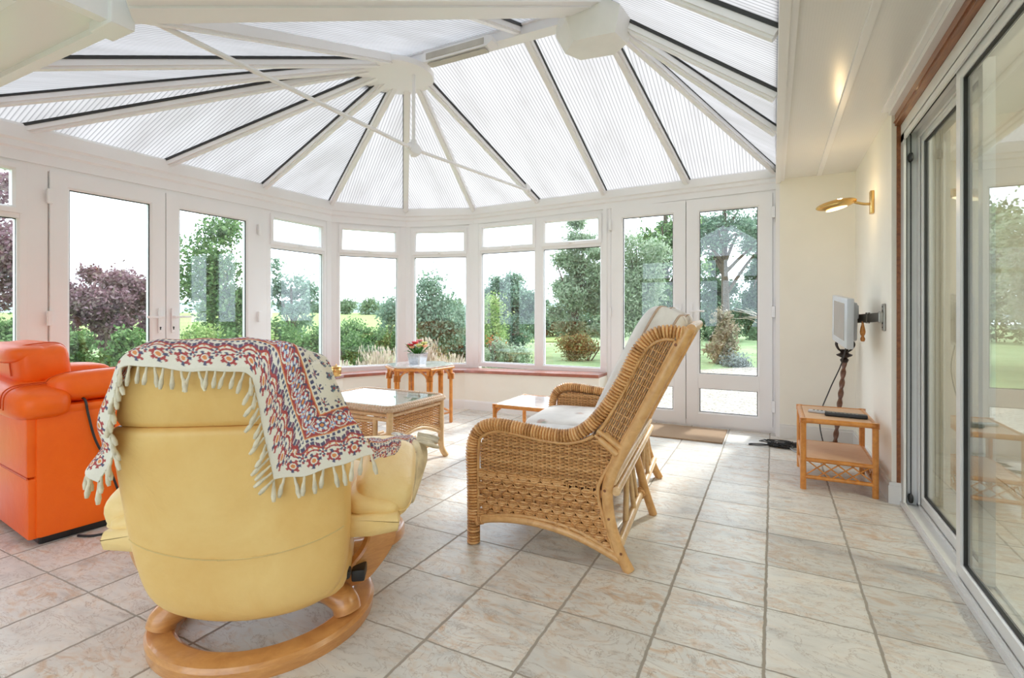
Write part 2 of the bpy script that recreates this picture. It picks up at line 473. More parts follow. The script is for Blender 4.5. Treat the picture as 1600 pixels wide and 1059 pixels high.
def lever(mb, mk, x, z, side, MM):
    mb.rbox(x-.014, x+.014, -.030, -.020, z-.13, z+.07, .004, M=MM)
    mb.rbox(x-.009, x+.009, -.070, -.030, z-.009, z+.009, .003, M=MM)
    xa, xb = (x-.012, x+.12) if side > 0 else (x-.12, x+.012)
    mb.rbox(xa, xb, -.076, -.062, z-.010, z+.008, .004, M=MM)
    mk.lathe([(.0001, 0), (.006, 0), (.006, .004), (.0001, .004)], 12, M=MM @ Matrix.Translation((x, -.0345, z-.085)) @ Matrix.Rotation(-PI/2, 4, 'X'))
    mk.box(x-.003, x+.003, -.0345, -.030, z-.104, z-.086, M=MM)

def leaf(root, F, x0, x1, z0, z1, st, mids, hx, hz, side, hinge):
    MM = FM(F); s = MB()
    PR = [(0, -.013), (st-.014, -.013), (st, -.004), (st, .05), (0, .05)]
    s.ring(x0, x1, z0, z1, PR, F)
    zz = [z0+st] + [v for m_ in mids for v in m_] + [z1-st]
    for a, b in mids:
        s.box(x0+st-.01, x1-st+.01, -.0125, .049, a, b, M=MM)
    o = s.build('door_leaf', M['upvc'], root)
    for k in range(0, len(zz), 2):
        p = MB(); p.box(x0+st-.008, x1-st+.008, .012, .018, zz[k]-.008, zz[k+1]+.008, M=MM); p.build('pane', M['glass'], o)
        g = MB(); g.ring(x0+st, x1-st, zz[k], zz[k+1], [(0, .004), (.006, .004), (.006, .010), (0, .010)], F); g.build('gasket', M['upvc_line'], o)
    h = MB(); kk = MB(); lever(h, kk, hx, hz, side, MM); ho = h.build('handle', M['upvc'], o); kk.build('keyhole', M['black'], o)
    for z in (z0+.22, (z0+z1)/2, z1-.18):
        q = MB(); q.rbox(hinge-.014, hinge+.014, -.042, -.018, z-.05, z+.05, .004, M=MM); q.build('hinge', M['upvc'], o)
    return o

def french(name, label, p0, p1, xs, z1, st, mids, hz):
    L, F = frame_of(p0, p1)
    root = empty(name, (0, 0, 0), 0, label, 'door', None, 'structure')
    f = MB(); f.ring(xs[0]-.06, xs[2]+.055, 0.0, z1+.045, [(0, 0), (.050, 0), (.058, .008), (.058, .051), (.085, .051), (.085, .07), (0, .07)], F)
    f.build('door_frame', M['upvc'], root)
    leaf(root, F, xs[0], xs[1]-.003, .02, z1, st, mids, xs[1]-.05, hz, -1, xs[0]-.008)
    leaf(root, F, xs[1]+.003, xs[2], .02, z1, st, mids, xs[1]+.05, hz, 1, xs[2]+.008)
    g = MB(); g.box(xs[1]-.003, xs[1]+.003, .01, .03, .03, z1-.01, M=FM(F)); g.build('gasket', M['upvc_line'], root)
    return root

# left wall: origin at Y=.55
pl0, pl1 = Wp[0], Wp[2]
def seg(p0, p1, a, b):
    t = (p1-p0).normalized(); return p0+t*a, p0+t*b
a, b = seg(pl0, pl1, .05, 1.0)
window('window_1', 'tall white window beside the French doors, purple tree behind it', a, b, .40, 2.07, 1.71)
french('door_1', 'white French doors behind the yellow recliner, purple tree outside', pl0, pl1, [1.11, 1.85, 2.67], 2.03, .11, [(.40, .52)], 1.03)
a, b = seg(pl0, pl1, 2.78, 3.53)
window('window_2', 'bay window above the brass pot, sparse small tree outside', a, b, SILL[2], 2.07, 1.73)
a, b = Wp[2], Wp[3]
window('window_3', 'bay window facing the open field and hedge', *seg(a, b, .05, (b-a).length-.05), SILL[3]-.005, 2.08, 1.735)
a, b = Wp[3], Wp[4]
window('window_4', 'bay window behind the flower pot on the hexagonal table', *seg(a, b, .05, (b-a).length-.05), SILL[4]-.01, 2.085, 1.745)
a, b = Wp[4], Wp[5]; LR = (b-a).length
window('window_5', 'double bay window facing the lawn, above the low white topped table', *seg(a, b, .04, 1.565), SILL[5]-.02, 2.115, 1.775, [.78])
french('door_2', 'white French doors with low glass panels beside the cream wall', a, b, [LR-1.486, LR-.763, LR-.035], 2.125, .118, [(.36, .495)], 1.08)
# corner posts
for k, (i, lab) in enumerate(((2, 'white corner post of the bay beside the brass pot'), (3, 'white corner post of the bay behind the hexagonal table'), (4, 'white corner post of the bay left of the double window'))):
    t0 = (Wp[i]-Wp[i-1]).normalized(); t1 = (Wp[i+1]-Wp[i]).normalized()
    n0 = V((-t0.y, t0.x)); n1 = V((-t1.y, t1.x)); p = Wp[i]; nm = (n0+n1).normalized()
    poly = [p-t0*.06-n0*.004, p-nm*.012, p+t1*.06-n1*.004, p+t1*.05+n1*.08, p+nm*.10, p-t0*.05+n0*.08]
    mb = MB(); mb.prism([(q.x, q.y) for q in poly], SILL[i], EAVE[i]-.1)
    mb.build('trim_%d' % (3+k), M['upvc'], label=lab, cat='post', **ST)
# plain posts between doors and windows
mb = MB()
mb.box(-4.46, -4.384, 1.545, 1.61, 0, 2.07); mb.box(-4.45, -4.375, 3.26, 3.34, 0, 2.08)
mb.build('trim_6', M['upvc'], label='white posts on both sides of the French doors behind the yellow recliner', cat='post', **ST)
mb = MB(); mb.box(-1.545, -1.50, 5.055, 5.14, .40, 2.13); mb.box(-1.53, -1.505, 5.05, 5.14, 0, 2.13)
mb.build('trim_7', M['upvc'], label='white post between the double bay window and the French doors', cat='post', **ST)

# ------------------------------------------------------------------ cream walls on the house side
mb = MB(); mb.box(.05, .75, 4.92, 5.14, 0, 2.22); mb.build('wall_far', M['cream'], label='cream end wall between the French doors and the corner', cat='wall', **ST)
mb = MB(); mb.box(.59, .76, 3.51, 4.92, 0, 2.22); mb.build('wall_right', M['cream'], label='cream wall carrying the brass wall light and the monitor', cat='wall', **ST)
mb = MB(); mb.box(.02, .052, 4.93, 5.10, 0, 2.30); mb.build('trim_8', M['upvc'], label='white upright edging strip between the cream wall and door frame', cat='trim', **ST)
mb = MB()
for bx in ((.05, .575, 4.90, 4.921), (.572, .592, 3.50, 4.92), (.572, .63, 3.49, 3.512)):
    mb.box(bx[0], bx[1], bx[2], bx[3], 0, .10); mb.box(bx[0]+.004 if bx[0] > .5 else bx[0], bx[1], bx[2]+.006, bx[3], .10, .118)
mb.build('baseboard_right', M['white_paint'], label='white baseboard around the corner behind the rattan side table', cat='baseboard', **ST)
# unseen sides of the room, behind the camera
mb = MB(); mb.box(-4.5, -2.9, .43, .55, 0, 2.30); mb.box(-3.02, -2.9, -1.7, .43, 0, 2.30); mb.build('wall_left', M['cream'], label='cream house wall behind the orange recliner', cat='wall', **ST)
window('window_6', 'wide white framed glazed end wall behind the camera', V((.59, -1.70)), V((-2.9, -1.70)), .05, 2.29, 1.80, [.87, 1.745, 2.617])  # unseen wall, glazed to let daylight reach the recliner's back
mb = MB(); mb.box(-3.0, .7, -1.80, -1.70, 0, .06); mb.build('wall_rear', M['cream'], label='low plinth under the glazed end wall behind the camera', cat='wall', **ST)
mb = MB(); mb.box(.59, .76, -1.7, -.2, 0, 2.22); mb.box(.64, .76, -.2, 3.51, 2.10, 2.30); mb.build('wall_right_rear', M['cream'], label='cream wall around the sliding patio door', cat='wall', **ST)

# ------------------------------------------------------------------ roof
ZR = 3.0
Fp = V((-2.48, 3.10, ZR)); Bp = V((-1.0, 3.10, ZR)); B2 = V((-1.0, -1.75, ZR))
def ev(x, y, z=2.295): return V((x, y, z))
def eave_on(i, t): # point on beam segment i->i+1
    p = Wp[i].lerp(Wp[i+1], t); return V((p.x, p.y, EAVE[i]+(EAVE[i+1]-EAVE[i])*t))
left = lambda y: eave_on(1, (y-1.12)/(4.13-1.12)) if y >= 1.12 else ev(-4.39, y)
far = lambda x: eave_on(4, (x+3.09)/3.12)
NW = ev(-4.39, 1.12); IC = ev(-2.30, 1.12)
CR = far(.03)
ceil = empty('ceiling', (0, 0, 0), 0, 'hipped conservatory roof of ribbed translucent panels and white glazing bars', 'roof', None, 'structure')
def panel(pts, edir, name='glazing_panel'):
    P = [V(p) for p in pts]; n = V((0, 0, 0))
    for i in range(len(P)):
        a, b = P[i], P[(i+1) % len(P)]; n += a.cross(b)
    n.normalize()
    if n.z < 0: n = -n; P.reverse()
    e = V(edir).normalized(); s = n.cross(e).normalized()
    th = n*.022; k = len(P)
    vs = [p+n*.004 for p in P] + [p+th for p in P]
    fs = [tuple(reversed(range(k))), tuple(range(k, 2*k))] + [(i, (i+1) % k, k+(i+1) % k, k+i) for i in range(k)]
    me = bpy.data.meshes.new(name); me.from_pydata([tuple(v) for v in vs], [], fs)
    me.materials.append(M['poly']); me.materials.append(M['poly_top'])
    uvl = me.uv_layers.new(name='UVMap')
    for p in me.polygons:
        p.material_index = 1 if p.index == 1 else 0
        for li in p.loop_indices:
            c = vs[me.loops[li].vertex_index]; uvl.data[li].uv = (c.dot(e), c.dot(s))
    o = bpy.data.objects.new(name, me); link(o); o.parent = ceil
    return o
def rafter(A, B, w=.055, h=.05, gside=1):
    A, B = V(A), V(B); mb = MB(); mb.bar(A, B, w, h, off=-.002); mb.bar(A, B, w*.6, .012, off=h-.002)
    o = mb.build('rafter', M['upvc'], ceil)
    d = (B-A).normalized(); side = d.cross(V((0, 0, 1))).normalized()
    if not gside: return o
    g = MB(); q = side*(gside*(w/2+.003)); g.bar(A+q, B+q, .007, .018, off=-.001); g.build('gasket', M['upvc_line'], o)
    return o
# finial hub radius so bars start at the disc edge
def fromF(q, r=.24):
    d = (V(q)-Fp); return Fp + d*(r/ d.length)
feetF = [ev(-3.23, 1.12), NW, left(1.53), left(2.41), left(3.29), eave_on(2, 0), eave_on(3, 0), eave_on(4, 0), far(-2.27)]
gs = [-1, -1, -1, -1, -1, -1, -1, -1, 1]
rafter(Fp, IC, gside=0)
for q, g_ in zip(feetF, gs): rafter(fromF(q), q, gside=g_)
seq = [IC] + feetF
dirs = [(1, 0, 0), (1, 0, 0), (0, 1, 0), (0, 1, 0), (0, 1, 0), (0, 1, 0), None, None, (1, 0, 0)]
for k in range(len(seq)-1):
    a, b = seq[k], seq[k+1]
    e = dirs[k] if dirs[k] else (b-a)
    panel([Fp, a, b], e)
# far slope
r1 = V((-1.50, 3.10, ZR))
rafter(r1, far(-1.53), gside=1); rafter(Bp, far(-.72), gside=1); rafter(Bp, CR, gside=1)
panel([Fp, far(-2.27), far(-1.53), r1], (1, 0, 0)); panel([r1, far(-1.53), far(-.72), Bp], (1, 0, 0)); panel([Bp, far(-.72), CR], (1, 0, 0))
# right slope down to the house fascia
rt = lambda y: V((.03, y, 2.295))
rafter(Bp, rt(3.85), gside=1); rafter(Bp, rt(3.22), gside=1)
panel([Bp, CR, rt(3.85)], (0, 1, 0)); panel([Bp, rt(3.85), rt(3.22)], (0, 1, 0))
ys = [3.22, 2.50, 1.78, 1.06, .34, -.38, -1.1, -1.75]
rp = lambda y: V((-1.0, min(y, 3.10), ZR))
for a, b in zip(ys, ys[1:]):
    panel([rp(a), rt(a), rt(b), rp(b)], (0, 1, 0))
    if b > -1.7: rafter(rp(b), rt(b), gside=1)
# near slope of the main roof, valley, other side of the rear arm
rafter(V((-1.52, 3.10, ZR)), IC.lerp(Bp, .62), gside=-1)
panel([Fp, IC, Bp], (1, 0, 0))
lt = lambda y: V((-2.30, y, 2.295))
panel([Bp, IC, lt(.34), rp(.34)], (0, 1, 0)); panel([rp(.34), lt(.34), lt(-.7), rp(-.7)], (0, 1, 0)); panel([rp(-.7), lt(-.7), lt(-1.75), rp(-1.75)], (0, 1, 0))
for y in (.34, -.7): rafter(rp(y), lt(y))
mb = MB(); up = V((.35, -.35, 1)); d_ = (Bp-IC).normalized(); sd = d_.cross(V((0, 0, 1))).normalized()
mb.bar(IC+sd*.07+V((0, 0, -.01)), Bp+sd*.07+V((0, 0, -.01)), .19, .055); mb.bar(IC+sd*.07, Bp+sd*.07, .10, .075)
mb.build('valley_beam', M['upvc'], ceil)
mb = MB(); mb.bar(Fp+V((-.05, 0, .06)), Bp+V((.05, 0, .06)), .10, .15); mb.bar(Fp+V((0, 0, .02)), Bp+V((0, 0, .02)), .13, .05); mb.bar(Bp+V((0, 0, .06)), B2+V((0, 0, .06)), .10, .15)
mb.build('ridge_beam', M['upvc'], ceil)
# round boss where the glazing bars meet and the faceted cover box
mb = MB(); mb.lathe([(.001, -.150), (.10, -.147), (.26, -.138), (.295, -.128), (.30, -.115), (.30, -.09), (.24, -.06), (.12, -.02), (.001, -.02)], 48, M=Matrix.Translation(Fp+V((-.12, 0, 0))))
mb.build('boss_disc', M['upvc'], ceil, smooth=35)
mb = MB()
hexa = [(-.30, -.02), (-.22, .15), (.08, .19), (.22, .06), (.18, -.16), (-.16, -.19)]
rings = [[V((Bp.x+.03+x*s, Bp.y+y*s, Bp.z+z)) for x, y in hexa] for s, z in ((.86, .0), (.95, -.06), (.95, -.15), (.74, -.27))]
mb.loft(rings); mb.build('boss_cover', simple('cover_offwhite', C(.80, .78, .75), .4, var=.02), ceil, smooth=20)

# gutters, fascia and soffit boards along the house
mb = MB(); mb.box(.02, .058, -1.7, 4.99, 2.17, 2.33); mb.box(.058, .085, -1.7, 4.93, 2.182, 2.21)
mb.build('trim_9', M['upvc'], label='white fascia board between the roof panels and the soffit', cat='fascia', **ST)
mb = MB(); mb.box(.07, .60, -1.7, 4.925, 2.20, 2.24); mb.build('ceiling_soffit', M['soffit'], label='grooved white soffit boards above the sliding patio door', cat='soffit', **ST)
mb = MB(); mb.rbox(.32, .355, -1.7, 4.90, 2.19, 2.205, .004); mb.rbox(.545, .575, -1.7, 3.52, 2.188, 2.205, .004); mb.box(.575, .64, -1.7, 3.51, 2.165, 2.24)
mb.build('trim_10', M['upvc'], label='white jointing strips under the soffit boards', cat='trim', **ST)
mb = MB(); mb.box(-4.39, -2.30, 1.075, 1.12, 2.20, 2.345); mb.box(-2.35, -2.30, -1.7, 1.12, 2.20, 2.345); mb.rbox(-2.44, -2.275, 1.05, 1.135, 2.185, 2.43, .006)
mb.build('trim_11', M['upvc'], label='white fascia board edging the soffit above the orange recliner', cat='fascia', **ST)
mb = MB(); mb.box(-4.39, -2.32, .50, 1.085, 2.225, 2.26); mb.box(-2.95, -2.33, -1.7, .50, 2.225, 2.26); mb.build('ceiling_soffit_left', M['soffit'], label='flat white soffit panel above the orange recliner', cat='soffit', **ST)
mb = MB(); mb.rbox(-4.39, -2.5, .82, .85, 2.215, 2.228, .003); mb.build('trim_12', M['upvc'], label='jointing strip under the soffit panel above the orange recliner', cat='trim', **ST)

# ------------------------------------------------------------------ sliding patio door into the house
sd = empty('door_3', (0, 0, 0), 0, 'white framed sliding glass patio door into the house', 'door', None, 'structure')
mb = MB()
mb.box(.625, .76, -.2, 3.50, 0, .022); mb.box(.632, .640, -.2, 3.50, .022, .036); mb.box(.692, .698, -.2, 3.50, .022, .036); mb.box(.745, .76, -.2, 3.50, .022, .036)
mb.build('track', M['alu'], sd)
mb = MB(); mb.box(.63, .76, -.2, 3.50, 2.035, 2.10); mb.box(.63, .638, -.2, 3.5, 2.0, 2.04); mb.box(.69, .70, -.2, 3.5, 2.0, 2.04)
mb.box(.63, .76, 3.46, 3.50, .02, 2.04); mb.box(.63, .64, 3.425, 3.47, .02, 2.04); mb.box(.692, .70, 3.425, 3.47, .02, 2.04)
mb.build('door_frame', M['alu'], sd)
mb = MB()
for x in (.645, .664, .706): mb.box(x, x+.004, 3.452, 3.461, .03, 2.03)
mb.box(.660, .664, -.2, 3.46, 2.028, 2.036); mb.box(.701, .705, -.2, 3.46, 2.028, 2.036)
mb.build('gasket', M['upvc_line'], sd)
def slider(y0, y1, x0, x1):
    mb = MB(); F = lambda a, d, z: V((x0+d, a, z))
    mb.ring(y0, y1, .036, 2.02, [(0, 0), (.046, 0), (.05, .006), (.05, x1-x0-.006), (.046, x1-x0), (0, x1-x0)], F)
    o = mb.build('sliding_panel', M['alu'], sd)
    p = MB(); xm = (x0+x1)/2; p.box(xm-.003, xm+.003, y0+.045, y1-.045, .08, 1.975); p.build('pane', M['door_glass'], o)
    g = MB(); g.ring(y0+.05, y1-.05, .086, 1.97, [(0, (x1-x0)/2-.009), (.006, (x1-x0)/2-.009), (.006, (x1-x0)/2+.009), (0, (x1-x0)/2+.009)], F); g.build('gasket', M['upvc_line'], o)
    return o
slider(.20, 2.60, .645, .682); slider(2.52, 3.45, .703, .740)
for x in (.655, .712):
    for z in (.06, 1.90):
        mb = MB(); mb.sq((x+.006, 3.435, z), (.022, .045, .05), .7, .7); mb.build('roller_stop', M['black'], sd, smooth=60)
mb = MB(); mb.box(.605, .632, -.2, 3.512, 2.102, 2.165); mb.box(.612, .632, 3.500, 3.514, .0, 2.102); mb.box(.598, .606, -.2, 3.512, 2.118, 2.124)
mb.build('trim_13', M['wood_dark'], label='red brown timber strip above the sliding patio door', cat='trim', **ST)

# the room beyond the sliding door
mb = MB(); mb.box(.76, 3.9, -1.8, -1.7, 0, 2.5); mb.box(3.8, 3.9, -1.7, 5.0, 0, 2.5); mb.box(.76, 3.9, 4.9, 5.0, 0, 2.5)
mb.build('wall_house', simple('beige_wall', C(.66, .61, .53), .8, var=.02), label='beige walls of the house room seen through the patio door', cat='wall', **ST)
mb = MB(); mb.box(.70, 3.9, -1.8, 5.0, 2.5, 2.6); mb.box(.76, .80, -1.7, 5.0, 2.30, 2.5); mb.build('ceiling_house', M['white_paint'], label='white ceiling of the house room beyond the patio door', cat='ceiling', **ST)
mb = MB(); mb.box(.72, 3.9, -1.8, 5.0, -.12, -.001); mb.build('floor_house', M['floor'], label='tiled floor of the house room beyond the patio door', cat='floor', **ST)
# ------------------------------------------------------------------ woven rattan furniture
def scan(poly, ang, pitch, phase=0.0):
    # parallel lines clipped to a polygon (2D); returns list of (p, q, index)
    ca, sa = math.cos(ang), math.sin(ang)
    R = [(x*ca+y*sa, -x*sa+y*ca) for x, y in poly]
    ymin = min(p[1] for p in R); ymax = max(p[1] for p in R); out = []; k = 0
    y = ymin + pitch*(.5+phase)
    while y < ymax:
        xs = []
        for i in range(len(R)):
            (x1, y1), (x2, y2) = R[i], R[(i+1) % len(R)]
            if (y1 <= y) != (y2 <= y): xs.append(x1+(y-y1)/(y2-y1)*(x2-x1))
        xs.sort()
        for a, b in zip(xs[::2], xs[1::2]):
            if b-a > .01: out.append(((a*ca-y*sa, a*sa+y*ca), (b*ca-y*sa, b*sa+y*ca), k, a, b))
        y += pitch; k += 1
    return out

def weave(mb, poly, MP, ang=0.0, rp=.0075, sp=.022, r=.0031, amp=.0042, sr=.003, n=5, stakes=True):
    # fine basket weave; MP maps (a, b, out) -> 3D
    for p, q, k, a, b in scan(poly, ang, rp):
        L = b-a; m = max(3, int(L/(sp/3))); pts = []
        for i in range(m+1):
            t = i/m; s = a+L*t
            o = amp*math.cos(PI*s/sp + PI*k)
            pts.append(MP(p[0]+(q[0]-p[0])*t, p[1]+(q[1]-p[1])*t, o))
        mb.tube(pts, r, n, cap=False, up=None)
    if stakes:
        for p, q, k, a, b in scan(poly, ang+PI/2, sp):
            mb.tube([MP(p[0], p[1], 0), MP(q[0], q[1], 0)], sr, 5, cap=False)

def coarse(mb, poly, MP, rp=.030, sp=.052, r=.0046, curve=None):
    # open hour-glass weave: bundles of canes that spread and pinch
    for p, q, k, a, b in scan(poly, 0, rp):
        for j, off in enumerate((-1.0, -.33, .33, 1.0)):
            m = max(4, int((b-a)/(sp/7))); pts = []; rr = []
            for i in range(m+1):
                t = i/m; s = a+(b-a)*t; ph = PI*s/sp + PI*k*.5
                spread = abs(math.cos(ph))
                z = p[1] + off*(.0030 + .0115*spread)
                out_ = .011*math.cos(2*ph)*.5 + .004 + .006*spread*(1-abs(off)*.5)
                pts.append(MP(s, z, out_)); rr.append(r*(.8+.35*spread))
            mb.tube(pts, rr, 5, cap=False)
    for p, q, k, a, b in scan(poly, PI/2, sp/2):
        for d in (-.004, .004): mb.tube([MP(p[0]+d, p[1], .002), MP(q[0]+d, q[1], .002)], .0035, 5, cap=False)

def wrapped(mb, path, r, pitch=.0135, n=10, slant=0.0):
    # cane wrapped tightly round a pole: each turn is a raised ridge
    P = resample(catmull(path, 10), pitch/5); rr = []
    for i in range(len(P)):
        ph = (i % 5)/5
        rr.append(r*(.62+.42*math.sqrt(max(0, math.sin(PI*ph)))))
    mb.tube(P, rr, n)

def pole(mb, pts, r, n=10, smooth=True, step=None):
    P = catmull(pts, 8) if smooth and len(pts) > 2 else [V(p) for p in pts]
    mb.tube(P, r, n)

def sofa():
    root = empty('wicker_sofa', (-1.245, 2.02, 0), math.radians(5.57), 'two seat wicker sofa with raked back and pale floral cushions seen from its side', 'sofa')
    W = 1.27
    rimc = [(.012, .0), (.012, .12), (.010, .28), (.004, .41), (.012, .47), (.04, .522), (.09, .550), (.15, .555), (.25, .546), (.36, .533), (.44, .530), (.50, .545), (.555, .583), (.605, .638), (.652, .705), (.70, .79), (.745, .885), (.785, .943), (.83, .976), (.88, .985), (.935, .978)]
    postc = [(.955, 1.0), (.83, .755), (.702, .50), (.648, .385), (.632, .31), (.645, .19), (.685, .07), (.722, .0)]
    upper = [(.045, .46), (.075, .505), (.15, .528), (.25, .517), (.36, .505), (.45, .503), (.52, .52), (.565, .545), (.655, .480), (.605, .365), (.59, .32), (.05, .325)]
    lower = [(.045, .335), (.30, .335), (.59, .325), (.605, .25), (.655, .075), (.50, .135), (.34, .155), (.18, .150), (.045, .118)]
    wing = [(.585, .548), (.628, .605), (.68, .69), (.73, .79), (.775, .888), (.815, .932), (.86, .952), (.905, .952), (.79, .72), (.68, .50), (.66, .495)]
    trimA = [(.042, .115), (.042, .44), (.072, .503), (.15, .528), (.26, .515), (.37, .503), (.46, .503), (.53, .520), (.575, .545)]
    arch = [(.03, .105), (.10, .125), (.20, .138), (.30, .140), (.40, .130), (.50, .110), (.60, .077), (.70, .035)]
    for y0, sg in ((0, -1), (W, 1)):
        MP = lambda a, b, o, y0=y0, sg=sg: V((a, y0+sg*o, b))
        P3d = lambda pts, o=0, MP=MP: [MP(a, b, o) for a, b in pts]
        mb = MB(); wrapped(mb, P3d(rimc), .030); mb.build('arm_rim', M['wicker'], root, smooth=60, label='thick cane wrapped rim of the arm and back')
        mb = MB(); weave(mb, upper, MP, 0, .0074, .020, .0037); mb.build('upper_weave', M['wicker'], root, smooth=80)
        mb = MB(); weave(mb, [(.05, .36), (.05, .46), (.075, .505), (.15, .525), (.25, .515), (.36, .505), (.45, .503), (.53, .51), (.60, .42), (.60, .36)], lambda a, b, o, y0=y0, sg=sg: V((a, y0-sg*(.027+o), b)), 0, .0085, .022, .0038); mb.build('inner_weave', M['wicker'], root, smooth=80)
        mb = MB(); coarse(mb, lower, MP); mb.build('lower_weave', M['wicker'], root, smooth=80, label='coarse open weave lower panel')
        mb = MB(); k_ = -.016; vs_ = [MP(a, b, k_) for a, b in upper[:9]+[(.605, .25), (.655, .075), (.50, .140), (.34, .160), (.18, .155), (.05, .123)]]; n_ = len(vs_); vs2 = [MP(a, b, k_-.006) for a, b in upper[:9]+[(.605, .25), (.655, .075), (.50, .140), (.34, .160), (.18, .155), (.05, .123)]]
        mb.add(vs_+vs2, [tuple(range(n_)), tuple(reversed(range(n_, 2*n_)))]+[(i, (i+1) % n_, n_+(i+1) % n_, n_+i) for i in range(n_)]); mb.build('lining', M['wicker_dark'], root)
        mb = MB(); weave(mb, wing, MP, math.radians(64), .0085, .030, .0034); mb.build('wing_weave', M['wicker'], root, smooth=80)
        mb = MB(); pole(mb, P3d(postc, .004), .024, 12); mb.build('rear_leg', M['rattan'], root, smooth=60)
        mb = MB()
        pole(mb, P3d(trimA, .008), .0075, 8); pole(mb, P3d([(.045, .13), (.20, .158), (.34, .160), (.50, .137), (.66, .072)], .010), .008, 8)
        pole(mb, P3d([(.58, .548), (.66, .483), (.612, .375), (.594, .32), (.606, .24), (.665, .06)], .008), .0085, 8)
        pole(mb, P3d([(.592, .552), (.63, .612), (.68, .70), (.73, .80), (.775, .892), (.815, .936), (.86, .955), (.90, .955)], .008), .008, 8)
        pole(mb, P3d([(.905, .95), (.79, .715), (.685, .51)], .008), .008, 8)
        pole(mb, P3d([(.60, .535), (.675, .478)], .014), .016, 8); pole(mb, P3d([(.592, .570), (.69, .505)], .014), .011, 8); pole(mb, P3d([(.62, .556), (.69, .50)], .006), .016, 8)
        mb.build('cane_trim', M['rattan'], root, smooth=60)
        mb = MB(); pole(mb, P3d(arch, .006), .0175, 10); o = mb.build('bottom_rail', M['rattan'], root, smooth=60)
        mb = MB(); wrapped(mb, P3d([(.03, .106), (.045, .111), (.062, .116)], .006), .021, .007); mb.build('cane_binding', M['wicker'], o, smooth=60)
        for a, b in ((.905, .935), (.625, .325), (.642, .21), (.692, .075)):
            mb = MB(); mb.lathe([(.0001, .0035), (.004, .003), (.006, 0), (.0001, 0)], 10, M=Matrix.Translation(MP(a, b, .027)) @ Matrix.Rotation(PI/2*sg*-1, 4, 'X'))
            mb.build('screw_cap', M['wood_dark'], root)
    # seat frame, front rail and back
    mb = MB()
    for s_, z_, r_ in ((.03, .30, .018), (.03, .25, .014), (.60, .30, .018), (.30, .285, .015)): mb.tube([(s_, 0, z_), (s_, W, z_)], r_, 10)
    for y in (.32, .64, .96): mb.tube([(.03, y, .30), (.62, y, .30)], .013, 8)
    mb.build('seat_frame', M['rattan'], root, smooth=60)
    mb = MB(); MPf = lambda a, b, o: V((.02-o, a, b)); weave(mb, [(.03, .16), (W-.03, .16), (W-.03, .29), (.03, .29)], MPf, 0, .009, .03); mb.build('front_weave', M['wicker'], root, smooth=80)
    mb = MB(); mb.tube([(.655, -.01, .365), (.655, W+.01, .365)], .020, 10); mb.tube([(.668, -.01, .322), (.668, W+.01, .322)], .019, 10)
    mb.tube([(.686, -.01, .115), (.686, W+.01, .115)], .019, 10); mb.build('back_rail', M['rattan_pale'], root, smooth=60)
    mb = MB()
    for y in (.18, .52, .76, 1.1): mb.tube([(.678, y, .12), (.668, y+(.10 if y in (.18, .76) else -.10), .33)], .013, 8)
    for y in (.36, .64, .92): mb.tube([(.665, y, .32), (.69, y, .12), (.69, y, .12)], .012, 8)
    mb.build('back_strut', M['rattan_pale'], root, smooth=60)
    for y in (.34, .64, .94):
        if y == .64:
            mb = MB(); pole(mb, [(.64, y, .40), (.672, y, .26), (.71, y, .12), (.75, y, 0)], .021, 10); mb.build('rear_leg', M['rattan'], root, smooth=60)
            mb = MB(); wrapped(mb, [(.685, y-.005, .12), (.690, y-.03, .117), (.69, y-.06, .115)], .023, .008); mb.build('cane_binding', M['wicker'], root, smooth=60)
    mb = MB(); mb.tube([(.02, .015, 0), (.02, .015, .3)], .018, 8); mb.build('front_leg', M['rattan'], root, smooth=60)
    mb = MB(); mb.tube([(.962, -.01, .995), (.972, W/2, 1.002), (.962, W+.01, .995)], .022, 10); mb.build('top_rail', M['rattan'], root, smooth=60)
    # back panel of pale fabric over woven cane
    mb = MB()
    rings = []
    for f in np.linspace(0, 1, 9):
        s_ = .905-.255*f; z_ = .935-.525*f
        rings.append([V((s_+dx, y, z_)) for dx, y in ((-.012, .03), (.012, .03), (.016, W/2), (.012, W-.03), (-.012, W-.03))])
    mb.loft(rings); mb.build('back_panel', M['white_fabric'], root, smooth=40, label='pale cloth backing behind the back cushion')
    # cushions
    def cushmat():
        t = NT('faded_floral_cushion'); co = t.obj(); f = t.noise(co, 6, 5, .6, .8)
        c = t.ramp(f, [(.35, hexc('d9d4cf')), (.55, hexc('e6e2dd'))])
        k = t.n('TexVoronoi'); k.inputs['Scale'].default_value = 5; t.l(co, k.inputs['Vector'])
        m = t.ramp(t.math('ADD', k.outputs['Distance'], t.math('MULTIPLY', t.noise(co, 14, 4), .7)), [(.40, C(1, 1, 1)), (.52, C(0, 0, 0))])
        motif = t.ramp(t.noise(co, 18, 3), [(.35, hexc('8f93a0')), (.5, hexc('c9a08c')), (.62, hexc('9aa898'))])
        c = t.mix(t.math('MULTIPLY', m, .78), c, motif)
        return t.done(t.bsdf(c, .9, 0, t.bump(t.noise(co, 250, 2), .15, .003), .2, 0, .3))
    cm = cushmat()
    for k in range(2):
        y = .045 + (k+.5)*(W-.09)/2
        mb = MB(); mb.sq((.30, y, .375), (.60, .585, .15), .35, .3, nu=48, nv=20)
        o = mb.build('seat_cushion', cm, root, smooth=80)
        mb = MB(); mb.tube([V((.30+.298*math.copysign(abs(math.cos(a))**.3, math.cos(a)), y+.291*math.copysign(abs(math.sin(a))**.3, math.sin(a)), .380)) for a in np.linspace(0, 2*PI, 64, False)], .005, 6, closed=True)
        mb.build('piping', M['white_fabric'], o, smooth=80)
    Rb = Matrix.Rotation(math.radians(-27), 4, 'Y')
